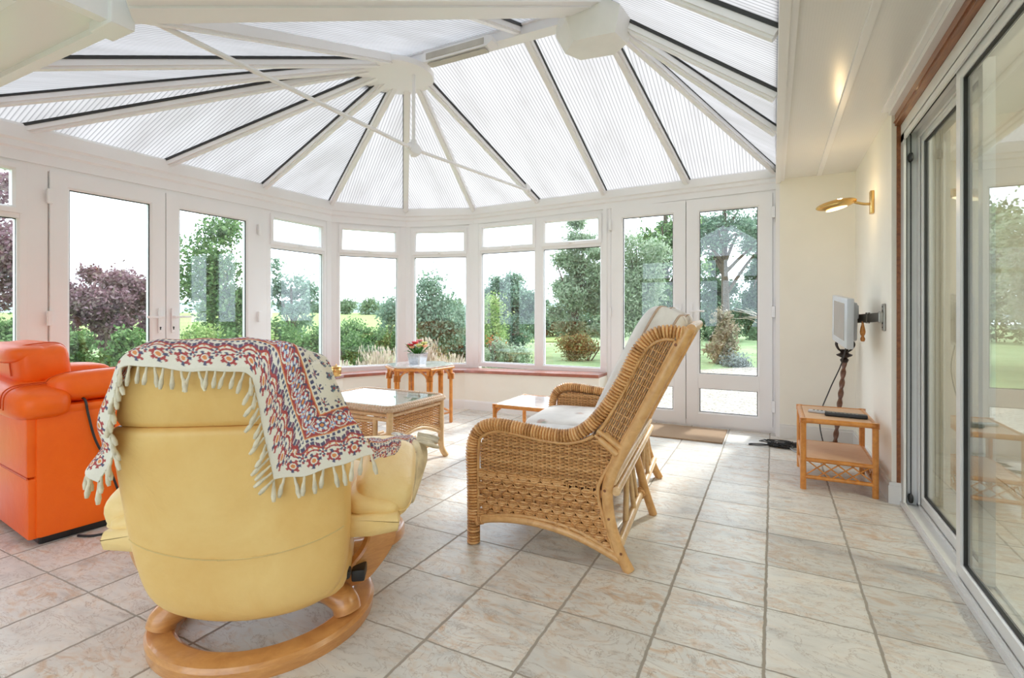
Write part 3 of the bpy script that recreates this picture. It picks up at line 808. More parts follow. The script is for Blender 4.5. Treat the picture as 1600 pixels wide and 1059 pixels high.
    for k in range(2):
        y = .045 + (k+.5)*(W-.09)/2
        mb = MB(); mb.sq((.725, y, .775), (.20, .60, .66), .42, .34, M=Rb.inverted() if False else Matrix.Rotation(math.radians(26), 4, 'Y'), nu=48, nv=24)
        o = mb.build('back_cushion', cm, root, smooth=80)
        mb = MB(); Rm = Matrix.Rotation(math.radians(26), 4, 'Y')
        for dx in (-.045, .045):
            mb.tube([V((.725, y, .775)) + Rm @ V((dx, .297*math.copysign(abs(math.cos(a))**.34, math.cos(a)), .327*math.copysign(abs(math.sin(a))**.42, math.sin(a)))) for a in np.linspace(0, 2*PI, 72, False)], .005, 6, closed=True)
        mb.build('piping', simple('piping_tan', C(.55, .40, .30), .8), o, smooth=80)
    return root
sofa()

def coffee_table():
    root = empty('wicker_coffee_table', (-2.57, 2.85, 0), 0, 'square wicker coffee table with inset glass top and slatted shelf', 'coffee table')
    hx, hy, H = .405, .315, .455
    # woven rim round the top
    mb = MB()
    for k, z in enumerate((H-.020, H-.006)):
        rr = hx if k == 0 else hx-.014; ry_ = hy if k == 0 else hy-.014; cr = .05
        pts = []
        for cx, cy, a0 in ((rr-cr, ry_-cr, 0), (-rr+cr, ry_-cr, PI/2), (-rr+cr, -ry_+cr, PI), (rr-cr, -ry_+cr, 1.5*PI)):
            for i in range(7):
                a = a0+PI/2*i/6; pts.append(V((cx+cr*math.cos(a), cy+cr*math.sin(a), z)))
        pts.append(pts[0]); P = resample(pts, .0045)[:-1]
        mb.tube(P, [.0155*(.72+.3*abs(math.sin(PI*i/5+k))) for i in range(len(P))], 8, closed=True)
    for i in range(3):
        a = .30+.012*i
    def rect(x, y, z, r):
        mb.tube([(-x, -y, z), (x, -y, z)], r, 8); mb.tube([(x, -y, z), (x, y, z)], r, 8); mb.tube([(x, y, z), (-x, y, z)], r, 8); mb.tube([(-x, y, z), (-x, -y, z)], r, 8)
    mb.build('top_rim', M['wicker_pale'], root, smooth=70)
    mb = MB(); weave(mb, [(-hx+.02, -hy+.02), (hx-.02, -hy+.02), (hx-.02, -hy+.075), (-hx+.02, -hy+.075)], lambda a, b, o: V((a, b, H-.012+o*.5)), 0, .009, .02)
    weave(mb, [(-hx+.02, hy-.075), (hx-.02, hy-.075), (hx-.02, hy-.02), (-hx+.02, hy-.02)], lambda a, b, o: V((a, b, H-.012+o*.5)), 0, .009, .02)
    for s in (-1, 1): weave(mb, [(s*(hx-.02) if s < 0 else hx-.075, -hy+.02), (-hx+.075 if s < 0 else hx-.02, -hy+.02), (-hx+.075 if s < 0 else hx-.02, hy-.02), (s*(hx-.02) if s < 0 else hx-.075, hy-.02)], lambda a, b, o: V((a, b, H-.012+o*.5)), PI/2, .009, .02)
    mb.build('top_weave', M['wicker_pale'], root, smooth=80)
    mb = MB(); mb.rbox(-hx+.055, hx-.055, -hy+.055, hy-.055, H-.004, H+.003, .002); mb.build('glass_top', M['table_glass'], root)
    mb = MB(); mb.box(-hx+.05, hx-.05, -hy+.05, hy-.05, H-.03, H-.022); mb.build('top_board', simple('woven_top_board', C(.52, .42, .34), .6, var=.12, vscale=60), root)
    for sx in (-1, 1):
        for sy in (-1, 1):
            mb = MB(); x, y = sx*(hx-.03), sy*(hy-.03)
            pole(mb, [(x, y, H-.03), (x, y, .25), (x, y, .10), (x+sx*.010, y+sy*.008, .045), (x+sx*.035, y+sy*.02, .0)], .022, 12); mb.build('leg', M['rattan_pale'], root, smooth=60)
    # aprons: woven panels with an arched lower rail
    mb = MB(); wv = MB()
    for s in (-1, 1):
        x = s*(hx-.03); L = hy-.05
        mb.tube([(x, -L, H-.06), (x, L, H-.06)], .012, 8)
        arc = [(x, -L+t*2*L, .185+.075*math.sin(PI*t)) for t in np.linspace(0, 1, 13)]
        mb.tube(arc, .013, 8); mb.tube([(x, y, z+.022) for _, y, z in arc], .007, 6)
        poly = [(-L, .20)] + [(y, z+.012) for _, y, z in arc] + [(L, H-.07), (-L, H-.07)]
        weave(wv, poly, lambda a, b, o, x=x: V((x+o, a, b)), 0, .0088, .022, .0036)
        y = s*(hy-.03); L2 = hx-.05
        for z in (H-.055, H-.085): mb.tube([(-L2, y, z), (L2, y, z)], .0125, 8)
        for xx in (-L2+.10, L2-.10): mb.tube([(xx, y, H-.09), (xx, y, .215)], .016, 8)
        mb.tube([(-L2, y, .215), (L2, y, .215)], .012, 8); mb.tube([(-L2+.10, y, H-.105), (L2-.10, y, H-.105)], .008, 6)
        weave(wv, [(-L2+.115, .225), (L2-.115, .225), (L2-.115, H-.115), (-L2+.115, H-.115)], lambda a, b, o, y=y: V((a, y+o, b)), 0, .0088, .022, .0036)
    mb.build('apron_frame', M['rattan_pale'], root, smooth=60); wv.build('apron_weave', M['wicker'], root, smooth=80)
    mb = MB()
    for s in (-1, 1): mb.tube([(s*(hx-.035), -hy+.03, .11), (s*(hx-.035), hy-.03, .11)], .013, 8)
    mb.tube([(-hx+.03, -hy+.035, .098), (hx-.03, -hy+.035, .098)], .012, 8); mb.tube([(-hx+.03, hy-.035, .098), (hx-.03, hy-.035, .098)], .012, 8)
    mb.build('stretcher', M['rattan_pale'], root, smooth=60)
    for x in np.linspace(-hx+.09, hx-.09, 11):
        mb = MB(); mb.tube([(x, -hy+.02, .119), (x, hy-.02, .119)], .012, 8); mb.build('shelf_slat', M['rattan_pale'], root, smooth=60)
coffee_table()

def marble_mat():
    t = NT('pale_reflective_table_top'); f = t.noise(t.obj(), 9, 6, .6, 1.2)
    c = t.ramp(f, [(.3, hexc('c9c6c4')), (.6, hexc('eeeae6'))]); return t.done(t.bsdf(c, .12, 0, None, .5, .5))
M['paletop'] = marble_mat()

def hex_table():
    root = empty('rattan_plant_table', (-3.07, 4.03, 0), math.radians(24), 'hexagonal rattan table with pale top and arched legs carrying the flowers', 'table')
    R, H = .335, .565
    hexp = [(R*math.cos(PI/3*k), R*math.sin(PI/3*k)) for k in range(6)]
    mb = MB(); mb.prism(hexp, H-.012, H); mb.build('table_top', M['paletop'], root)
    mb = MB()
    for k in range(6):
        a, b = V((*hexp[k], H-.022)), V((*hexp[(k+1) % 6], H-.022)); mb.tube([a*.985, b*.985], .014, 8)
    mb.build('top_frame', M['rattan_or'], root, smooth=60)
    for k in range(6):
        a = PI/3*k; c, s = math.cos(a), math.sin(a); mb = MB()
        for d in (-.015, .015):
            x, y = (R-.03)*c - s*d, (R-.03)*s + c*d
            mb.tube([(x, y, H-.02), (x, y, 0)], .0145, 8)
        o = mb.build('leg', M['rattan_or'], root, smooth=60)
        mb = MB(); wrapped(mb, [((R-.03)*c, (R-.03)*s, .42), ((R-.03)*c, (R-.03)*s, .45), ((R-.03)*c, (R-.03)*s, .48)], .034, .008); mb.build('cane_binding', M['rattan_or'], o, smooth=60)
    for k in range(6):
        mb = MB(); p = V(((R-.03)*math.cos(PI/3*k), (R-.03)*math.sin(PI/3*k), 0)); q = V(((R-.03)*math.cos(PI/3*(k+1)), (R-.03)*math.sin(PI/3*(k+1)), 0))
        mb.tube([p.lerp(q, .06+.88*t)+V((0, 0, .44+.095*math.sin(PI*t)**.6)) for t in np.linspace(0, 1, 15)], .010, 8)
        mb.build('arch_brace', M['rattan_or'], root, smooth=60)
        mb = MB(); mb.tube([p+V((0, 0, .10)), q+V((0, 0, .10))], .011, 8); mb.build('stretcher', M['rattan_or'], root, smooth=60)
hex_table()

def box_table(name, label, loc, rz, w, d, H, top, mat, shelf=None):
    root = empty(name, loc, rz, label, 'side table')
    mb = MB(); mb.rbox(.012, w-.012, .012, d-.012, H-.010, H, .003); mb.build('table_top', top, root)
    mb = MB()
    for a, b in (((0, 0), (w, 0)), ((w, 0), (w, d)), ((w, d), (0, d)), ((0, d), (0, 0))): mb.tube([(*a, H-.012), (*b, H-.012)], .0155, 10)
    mb.build('top_frame', mat, root, smooth=60)
    for x, y in ((0, 0), (w, 0), (w, d), (0, d)):
        mb = MB(); mb.tube([(x, y, 0), (x, y, H-.004)], .0165, 12); o = mb.build('leg', mat, root, smooth=60)
        mb = MB(); wrapped(mb, [(x, y, H-.03), (x, y, H-.015), (x, y, H+.004)], .021, .007); mb.build('cane_binding', mat, o, smooth=60)
    if shelf:
        mb = MB(); mb.rbox(.01, w-.01, .01, d-.01, shelf-.008, shelf, .003); mb.build('shelf', top, root)
        mb = MB()
        for z, r in ((shelf-.012, .012), (.075, .012)):
            for a, b in (((0, 0), (w, 0)), ((w, 0), (w, d)), ((w, d), (0, d)), ((0, d), (0, 0))): mb.tube([(*a, z), (*b, z)], r, 8)
        mb.build('rail', mat, root, smooth=60)
        mb = MB(); z0, z1 = .085, shelf-.022
        for a, b in ((V((0, 0, 0)), V((w, 0, 0))), (V((w, d, 0)), V((0, d, 0))), (V((0, d, 0)), V((0, 0, 0))), (V((w, 0, 0)), V((w, d, 0)))):
            for i in range(5):
                for t0, t1 in ((i/5+.02, (i+1.6)/5), ((i+1)/5-.02, (i-.6)/5)):
                    if 0 <= t1 <= 1: mb.tube([a.lerp(b, t0)+V((0, 0, z0)), a.lerp(b, t1)+V((0, 0, z1))], .0042, 6)
        mb.build('lattice', mat, root, smooth=60)
    else:
        for a, b in ((V((0, 0, 0)), V((w, 0, 0))), (V((w, 0, 0)), V((w, d, 0))), (V((w, d, 0)), V((0, d, 0))), (V((0, d, 0)), V((0, 0, 0)))):
            for p, q in ((a, b), (b, a)):
                mb = MB(); mb.tube([p+V((0, 0, H-.09)), p.lerp(q, .04)+V((0, 0, H-.05)), p.lerp(q, .11)+V((0, 0, H-.022))], .008, 6)
                mb.build('corner_brace', mat, root, smooth=60)
    return root
box_table('low_side_table', 'low rattan table with white top beyond the wicker sofa', (-1.93, 3.48, 0), 0, .50, .53, .35, M['paletop'], M['rattan_or'])
def canemat():
    t = NT('split_cane_board'); co = t.obj(); f = t.noise(t.mapping(co, scale=(6, 90, 6)), 3, 3)
    c = t.ramp(f, [(.3, hexc('cfa27c')), (.7, hexc('e3bf9b'))]); return t.done(t.bsdf(c, .45, 0, t.bump(f, .1, .002), .5))
M['cane'] = canemat()
box_table('rattan_side_table', 'two tier rattan side table with lattice below the wall monitor', (.162, 3.55, 0), 0, .36, .50, .425, M['cane'], M['rattan_or'], .19)
# ------------------------------------------------------------------ yellow recliner with a printed throw
def leather(name, col, dark, rough=.42, wr=.25):
    t = NT(name); co = t.obj(); f = t.noise(co, 3.5, 5, .6, .4)
    c = t.ramp(f, [(.3, dark), (.7, col)])
    h = t.math('ADD', t.math('MULTIPLY', t.noise(co, 7, 4, .6, 1.5), 1.0), t.math('MULTIPLY', t.noise(co, 160, 2), .10))
    return t.done(t.bsdf(c, rough, 0, t.bump(h, wr, .012), .4))
M['yellow'] = leather('yellow_leather', hexc('eecb85'), hexc('e2b66c'))
M['yellow_pale'] = leather('pale_yellow_leather', hexc('f6dfa6'), hexc('edc984'), .45, .5)
M['seam'] = simple('yellow_seam', C(.66, .47, .19), .6)
RC = V((-1.588, 1.216, 0)); RA = math.radians(36)
def slab_section(w, t, y, z, n=44, e=.45, tilt=0.0, bulge=0.0):
    out = []
    for j in range(n):
        a = 2*PI*j/n; c, s = math.cos(a), math.sin(a)
        x = math.copysign(abs(c)**e, c)*w/2; q = math.copysign(abs(s)**e, s)*t/2
        q -= bulge*(1-(2*x/w)**2)*(1 if s < 0 else .4)
        out.append(V((.02+x, y+q, z+tilt*q)))
    return out
YO = lambda z: -.285 - .20*max(0, z-.13)/.83         # outer face of the reclined back
def recliner():
    root = empty('yellow_recliner', RC, RA, 'yellow leather swivel recliner on a round wooden base under the fringed throw', 'armchair')
    # base ring
    mb = MB(); mb.lathe([(.272, .0), (.272, .036), (.278, .047), (.288, .052), (.338, .052), (.352, .047), (.360, .034), (.356, .0), (.272, .0)], 96, cap=False)
    mb.build('base_ring', M['beech'], root, smooth=25)
    mb = MB(); mb.lathe([(.266, -.0), (.355, -.0), (.355, .006), (.266, .006), (.266, 0)], 64, cap=False); 
    for sx in (1, -1):
        mb = MB(); pts = [(sx*.10, -.02, .115), (sx*.20, -.07, .112), (sx*.285, -.06, .135), (sx*.345, -.04, .185), (sx*.385, -.03, .25), (sx*.395, -.03, .33), (sx*.395, -.02, .40)]
        P = catmull(pts, 8); mb.tube(P, [.017]*len(P), 12, ry=[.045+.012*math.sin(PI*i/len(P)) for i in range(len(P))], up=(0, 0, 1)) if False else None
        rings = []
        for i, p in enumerate(P):
            a = P[max(0, i-1)]; b = P[min(len(P)-1, i+1)]; d = (b-a).normalized(); wv = V((sx*.80, .60, 0)); wv = wv - d*wv.dot(d); wv.normalize(); nn = d.cross(wv)
            hw, ht = .060, .017
            rings.append([p + wv*(hw*cx) + nn*(ht*cy) for cx, cy in ((-1, -.6), (-.9, -1), (.9, -1), (1, -.6), (1, .6), (.9, 1), (-.9, 1), (-1, .6))])
        mb.loft(rings); mb.build('side_lamella', M['beech'], root, smooth=35)
        mb = MB(); pole(mb, [(sx*.288, -.125, .053), (sx*.278, -.118, .082), (sx*.24, -.095, .105), (sx*.17, -.05, .118)], .045, 14); mb.build('base_foot', M['beech'], root, smooth=60)
        mb = MB(); mb.sq((sx*.425, .055, .315), (.05, .04, .075), .8, .8); mb.tube([(sx*.39, .05, .33), (sx*.42, .055, .33)], .008, 8); mb.tube([(sx*.425, .055, .34), (sx*.42, .10, .39)], .009, 8)
        mb.build('tension_knob', M['black'], root, smooth=60)
    mb = MB(); mb.lathe([(.001, .085), (.05, .085), (.05, .14), (.035, .15), (.035, .30), (.001, .30)], 24); mb.box(-.30, .30, -.03, .03, .12, .15); mb.box(-.22, .22, -.18, .18, .27, .295)
    mb.rbox(.30, .345, -.13, -.06, .15, .19, .008); mb.sq((.285, -.16, .20), (.04, .05, .03))
    mb.build('swivel_mechanism', M['black'], root, smooth=40)
    # seat
    mb = MB(); mb.sq((.03, .09, .365), (.58, .62, .17), .5, .32, nu=48); mb.sq((.03, -.12, .24), (.54, .30, .20), .5, .4); mb.build('seat', M['yellow'], root, smooth=80)
    # lower back shell
    secs = []
    PROF = [(.125, .10, .03), (.135, .25, .07), (.150, .36, .10), (.18, .465, .125), (.215, .525, .14), (.26, .562, .147), (.33, .585, .15), (.43, .600, .155), (.56, .608, .155), (.68, .612, .15), (.735, .608, .14), (.752, .592, .11), (.757, .55, .07)]
    PC = catmull([V((w_, t_, z)) for z, w_, t_ in PROF], 6)
    prof = [(p.z, p.x, p.y) for p in PC]; prof_ = [(.128, .30, .04), (.132, .40, .075), (.145, .475, .105), (.17, .530, .125), (.22, .570, .14), (.32, .592, .15), (.45, .605, .155), (.58, .610, .155), (.68, .612, .15), (.735, .608, .14), (.752, .592, .11), (.757, .55, .07)]
    for z, w_, t_ in prof: secs.append(slab_section(w_, t_, YO(z)+.075, z, bulge=.030))
    mb = MB(); mb.loft(secs); mb.build('backrest', M['yellow'], root, smooth=80)
    # headrest
    secs = []
    prof = [(.752, .53, .09), (.758, .568, .13), (.775, .580, .145), (.83, .556, .15), (.88, .515, .148), (.92, .465, .135), (.946, .395, .10), (.961, .28, .05)]
    for z, w_, t_ in prof: secs.append(slab_section(w_, t_, YO(z)+.080, z, bulge=.022))
    mb = MB(); mb.loft(secs); mb.build('headrest', M['yellow'], root, smooth=80)
    # curved seam low on the back
    mb = MB(); pts = []
    for x in np.linspace(-.290, .290, 49):
        z = .365 + .060*(x/.29)**2
        q_ = min(PC, key=lambda p: abs(p.z-z)); sec = slab_section(q_.x, q_.y, YO(z)+.075, z, bulge=.030, n=400)
        b = min((p for p in sec if p.y < YO(z)+.075), key=lambda p: abs(p.x-.02-x)); pts.append(b + V((0, -.0002, 0)))
    mb.tube(pts, .0020, 6); mb.build('seam', M['seam'], root, smooth=80)
    # inner back cushion (towards the sitter)
    mb = MB(); mb.sq((.03, -.19, .60), (.50, .16, .40), .5, .4, M=Matrix.Rotation(math.radians(13), 4, 'X')); mb.build('back_cushion', M['yellow'], root, smooth=80)
    # arm pads
    for sx in (1, -1):
        o = .02+sx*(.375 if sx > 0 else .350); Rp = Matrix.Rotation(math.radians(9), 4, 'X') @ Matrix.Rotation(sx*math.radians(14), 4, 'Y')
        mb = MB(); c0 = V((o+.012*sx, .02, .470)); mb.sq(c0, (.20, .44, .150), .62, .45, M=Rp, nu=40, nv=18); mb.build('arm_pad', M['yellow_pale'], root, smooth=80)
        mb = MB(); mb.sq((o-.015*sx, -.125, .435), (.17, .20, .070), .6, .45, M=Rp); mb.build('arm_pad', M['yellow_pale'], root, smooth=80)
        mb = MB()
        rings = [[V((o+sx*(-.10+.17*u), y, z)) for u, z in ((0, zt), (.5, zt+.006), (.96, zt), (1.0, zt-.02), (1.0, (zt+zb)/2), (.97, zb+.012), (.5, zb), (0, zb))] for y, zt, zb in ((-.236, .405, .37), (-.230, .41, .345), (-.20, .41, .335), (-.08, .41, .365), (.06, .41, .385), (.20, .41, .395))]
        mb.loft(rings); mb.build('arm_skirt', M['yellow_pale'], root, smooth=70)
        mb = MB(); mb.tube([c0 + Rp @ V((.1005*math.copysign(abs(math.cos(a))**.45, math.cos(a)), .2205*math.copysign(abs(math.sin(a))**.45, math.sin(a)), -.016)) for a in np.linspace(0, 2*PI, 48, False)], .003, 6, closed=True)
        mb.build('seam', M['yellow_pale'], root, smooth=80)
    return root
recliner()

def stool():
    d, l = 2.44, -.745; s, c = .45524, .89037
    root = empty('yellow_footstool', (-s*d+c*l, c*d+s*l, 0), math.radians(37), 'yellow leather footstool on a round wooden base beyond the yellow recliner', 'footstool')
    mb = MB(); mb.lathe([(.125, 0), (.125, .03), (.135, .043), (.15, .05), (.205, .05), (.222, .042), (.228, .028), (.226, 0), (.125, 0)], 72, cap=False); mb.build('base_ring', M['beech'], root, smooth=40)
    for sx in (1, -1):
        mb = MB(); pole(mb, [(sx*.17, 0, .05), (sx*.13, 0, .10), (sx*.10, 0, .20), (sx*.13, 0, .29)], .024, 10); mb.build('side_lamella', M['beech'], root, smooth=60)
    mb = MB(); mb.box(-.20, .20, -.15, .15, .285, .30); mb.build('plate', M['black'], root)
    mb = MB(); mb.sq((0, 0, .365), (.54, .44, .15), .55, .45, nu=44); mb.build('cushion', M['yellow_pale'], root, smooth=80)
    return root
stool()

# ---- the throw
CREAM, NAVY, RED, ORG, BLU, WHT, TEAL = (.80, .75, .65), (.045, .05, .14), (.40, .025, .035), (.72, .24, .06), (.22, .32, .58), (.82, .82, .80), (.10, .22, .26)
def throw_col(e, t):
    # e: distance from the fringed border, t: distance along it (metres)
    c = CREAM
    def ros(de, dt, r, n, inner, petal, alt, ring=None):
        R = math.hypot(de, dt); a = math.atan2(de, dt)
        if R > r: return None
        if R < r*.28: return inner
        if ring and R < r*.45: return ring
        k = math.cos(n*a)
        if k > .05: return petal
        if R < r*.72: return alt
        return None
    P = .056; tt = ((t+P/2) % P)-P/2; th = (t % P)-P/2
    if e < .010: return c
    if e < .088:
        q = ros(e-.034, tt, .0215, 7, ORG, NAVY if math.cos(3.5*math.atan2(e-.034, tt)) > 0 else RED, RED, CREAM)
        if q: return q
        q = ros(e-.052, th, .012, 5, RED, NAVY, CREAM)
        if q: return q
        arc = abs(math.hypot(e-.036, tt)-.0275)
        if arc < .0024 and e > .036: return RED
        v = e-(.071+.006*math.cos(2*PI*t/P))
        if abs(v) < .0032: return RED
        if abs(v-.008) < .0062 and (t % .014) < .0115: return NAVY if (t % .028) < .014 else (.16, .04, .12)
        if abs(v+.006) < .0025 and (t % .016) < .006: return ORG
        return c
    if e < .100: return NAVY if (abs(e-.094) < .0038 and (t % .0145) < .0085) else c
    if e < .160:
        if e < .1032 or e > .1568: return ORG
        P2 = .052; t2 = ((t+P2/2) % P2)-P2/2; t3 = (t % P2)-P2/2
        q = ros(e-.130, t2, .0180, 6, ORG, WHT, BLU, NAVY)
        if q: return q
        q = ros(e-.120, t3, .010, 4, ORG, BLU, WHT)
        if q: return q
        if abs(e-.147-.004*math.cos(2*PI*t/P2*2)) < .0025: return NAVY
        if abs(math.hypot(e-.130, t2)-.0235) < .0016: return CREAM
        return RED
    if e < .176: return NAVY if (abs(e-.168) < .0045 and (t % .016) < .009) else c
    P3 = .040; i = math.floor(e/P3); t4 = ((t + (i % 2)*P3/2) % P3)-P3/2; e4 = (e % P3)-P3/2
    q = ros(e4, t4, .0125, 5, RED, NAVY, TEAL if i % 2 else CREAM)
    if q: return q
    if abs(math.hypot(e4-.008, t4-.008)-.014) < .0016 and (t % .02) < .012: return TEAL
    return c

BACKP = [(.128, .30, .04), (.17, .530, .125), (.22, .575, .14), (.32, .600, .15), (.45, .612, .155), (.68, .618, .15), (.75, .59, .145), (.83, .560, .15), (.88, .52, .148), (.92, .47, .135), (.946, .40, .10), (.963, .29, .05)]
def push_out(p, g=.012):
    if not .13 < p.z < .972: return p
    z = min(p.z, .962)
    for (z0, w0, t0), (z1, w1, t1) in zip(BACKP, BACKP[1:]):
        if z0 <= z <= z1:
            f = (z-z0)/(z1-z0); w_ = w0+(w1-w0)*f; t_ = t0+(t1-t0)*f; break
    yc = YO(z)+.078; bx = (p.x-.02)/(w_/2+g)
    if abs(bx) >= 1: return p
    bl = .030*(1-(2*(p.x-.02)/w_)**2) if abs(p.x-.02) < w_/2 else 0
    if p.y > yc: return p
    yb = yc - (t_/2)*(1-abs(bx)**4.4)**(1/4.4) - max(0, bl) - g
    return V((p.x, min(p.y, yb), p.z))
def cloth_mesh(name, ctrl, nu, nv, colfn, parent, thick=.006, wob=.003, label=None, fix=lambda p: p):
    # ctrl[i][j] control points: i along the border, j away from it
    rows = [catmull(r, max(1, int(nv/(len(r)-1)))) for r in ctrl]
    m = len(rows[0]); cols = [catmull([r[j] for r in rows], max(1, int(nu/(len(rows)-1)))) for j in range(m)]
    n = len(cols[0]); G = [[cols[j][i] for j in range(m)] for i in range(n)]
    for i in range(n):
        for j in range(m):
            p = G[i][j]; G[i][j] = fix(p) + V((0, wob*math.sin(p.x*47+p.z*31), wob*.6*math.sin(p.x*60+p.y*35)))
    # metric parameters
    E = [[0.0]*m for _ in range(n)]; T = [[0.0]*m for _ in range(n)]
    for i in range(n):
        for j in range(1, m): E[i][j] = E[i][j-1] + (G[i][j]-G[i][j-1]).length
    for j in range(m):
        for i in range(1, n): T[i][j] = T[i-1][j] + (G[i][j]-G[i-1][j]).length
    vs = [tuple(G[i][j]) for i in range(n) for j in range(m)]
    fs = [(i*m+j, (i+1)*m+j, (i+1)*m+j+1, i*m+j+1) for i in range(n-1) for j in range(m-1)]
    me = bpy.data.meshes.new(name); me.from_pydata(vs, [], fs)
    ca = me.color_attributes.new('print', 'FLOAT_COLOR', 'POINT')
    arr = np.ones((n*m, 4), dtype=np.float32)
    for i in range(n):
        for j in range(m): arr[i*m+j, :3] = colfn(E[i][j], T[i][j], T[n-1][j]-T[i][j])
    ca.data.foreach_set('color', arr.ravel())
    me.polygons.foreach_set('use_smooth', [True]*len(me.polygons))
    me.materials.append(M['throw'])
    o = bpy.data.objects.new(name, me); link(o); o.parent = parent
    sm = o.modifiers.new('thick', 'SOLIDIFY'); sm.thickness = thick; sm.offset = 0
    return o, G
def throwmat():
    t = NT('printed_cotton'); a = t.n('Attribute', attribute_name='print')
    nz = t.noise(t.obj(), 220, 2); c = t.mix(t.math('MULTIPLY', nz, .25), a.outputs['Color'], C(.62, .56, .46))
    return t.done(t.bsdf(c, .95, 0, t.bump(nz, .4, .002), .1))
M['throw'] = throwmat()
def tassel(parent, p, d, L=.05, r=.0055):
    p = V(p); d = V(d).normalized(); mb = MB()
    k = [p, p+d*L*.3, p+d*L*.42, p+d*L*.75, p+d*L]
    sx = V((random.uniform(-.004, .004), random.uniform(-.002, .002), 0))
    k = [a+sx*i for i, a in enumerate(k)]
    mb.tube(k, [r*.5, r*.62, r*.8, r*1.15, r*.7], 7); mb.build('tassel', M['fringe'], parent, smooth=80)
def throw():
    root = empty('printed_throw', RC, RA, 'cream throw with navy and red floral print and tassels over the yellow recliner', 'throw blanket')
    yo = lambda z, x=.03: YO(z) - .030*(1-min(1, ((x-.03)/.31)**2)) - .012
    # each row runs away from the fringed border: down the back -> over the top -> front
    g = .012
    ctrl = [[V(p) for p in r] for r in (
     ((-.300, -.410, .615), (-.335, -.400, .63), (-.355, -.36, .64), (-.36, -.30, .65)),
     ((-.245, -.445, .70), (-.285, -.42, .70), (-.315, -.37, .70), (-.325, -.31, .70)),
     ((-.246, -.462, .779), (-.283, -.44, .779), (-.305, -.39, .78), (-.315, -.32, .78)),
     ((-.220, -.475, .88), (-.243, -.455, .885), (-.262, -.40, .89), (-.272, -.33, .885)),
     ((-.190, -.490, .926), (-.190, -.470, .962), (-.19, -.40, .975), (-.20, -.32, .93)),
     ((-.040, -.500, .912), (-.035, -.475, .972), (-.03, -.41, .985), (-.03, -.32, .92)),
     ((.090, -.495, .905), (.110, -.475, .965), (.13, -.41, .983), (.15, -.32, .925)),
     ((.116, -.482, .84), (.175, -.50, .905), (.222, -.468, .952), (.258, -.375, .935)),
     ((.126, -.462, .75), (.19, -.475, .80), (.250, -.465, .85), (.298, -.40, .868)),
     ((.134, -.445, .68), (.205, -.45, .71), (.275, -.445, .745), (.345, -.405, .765)),
     ((.142, -.425, .605), (.225, -.43, .612), (.315, -.425, .635), (.405, -.40, .655)))]
    def colfn(e, t, tb):
        d = e; a = t
        if tb < d: d, a = tb, e
        if t < d: d, a = t, e
        return throw_col(d, a)
    o, G = cloth_mesh('cloth', ctrl, 560, 170, colfn, root, fix=push_out)
    n, m = len(G), len(G[0])
    # fringe along the border
    acc = 0; last = G[0][0]
    for i in range(1, n):
        acc += (G[i][0]-last).length; last = G[i][0]
        if acc > .0205:
            acc = 0; t = (G[min(n-1, i+3)][0]-G[max(0, i-3)][0]).normalized(); inn = (G[i][min(m-1, 6)]-G[i][0]).normalized()
            dn = V((0, -.12, -1)) if abs(t.z) < .5 else (-inn*.75+V((0, -.15, -.75)))
            if i < n*.36: dn = V((.25, -.1, -1))
            tassel(o, G[i][0]+V((0, -.005, 0)), dn, random.uniform(.042, .055))
    for end, dd in ((0, V((-.06, .02, -1))), (n-1, V((.03, -.05, -1)))):
        acc = 0; last = G[end][0]
        for j in range(0, m):
            acc += (G[end][j]-last).length; last = G[end][j]
            if acc > .026 or j == 0:
                acc = 0; tassel(o, G[end][j], dd, random.uniform(.05, .06), .0065)
throw()

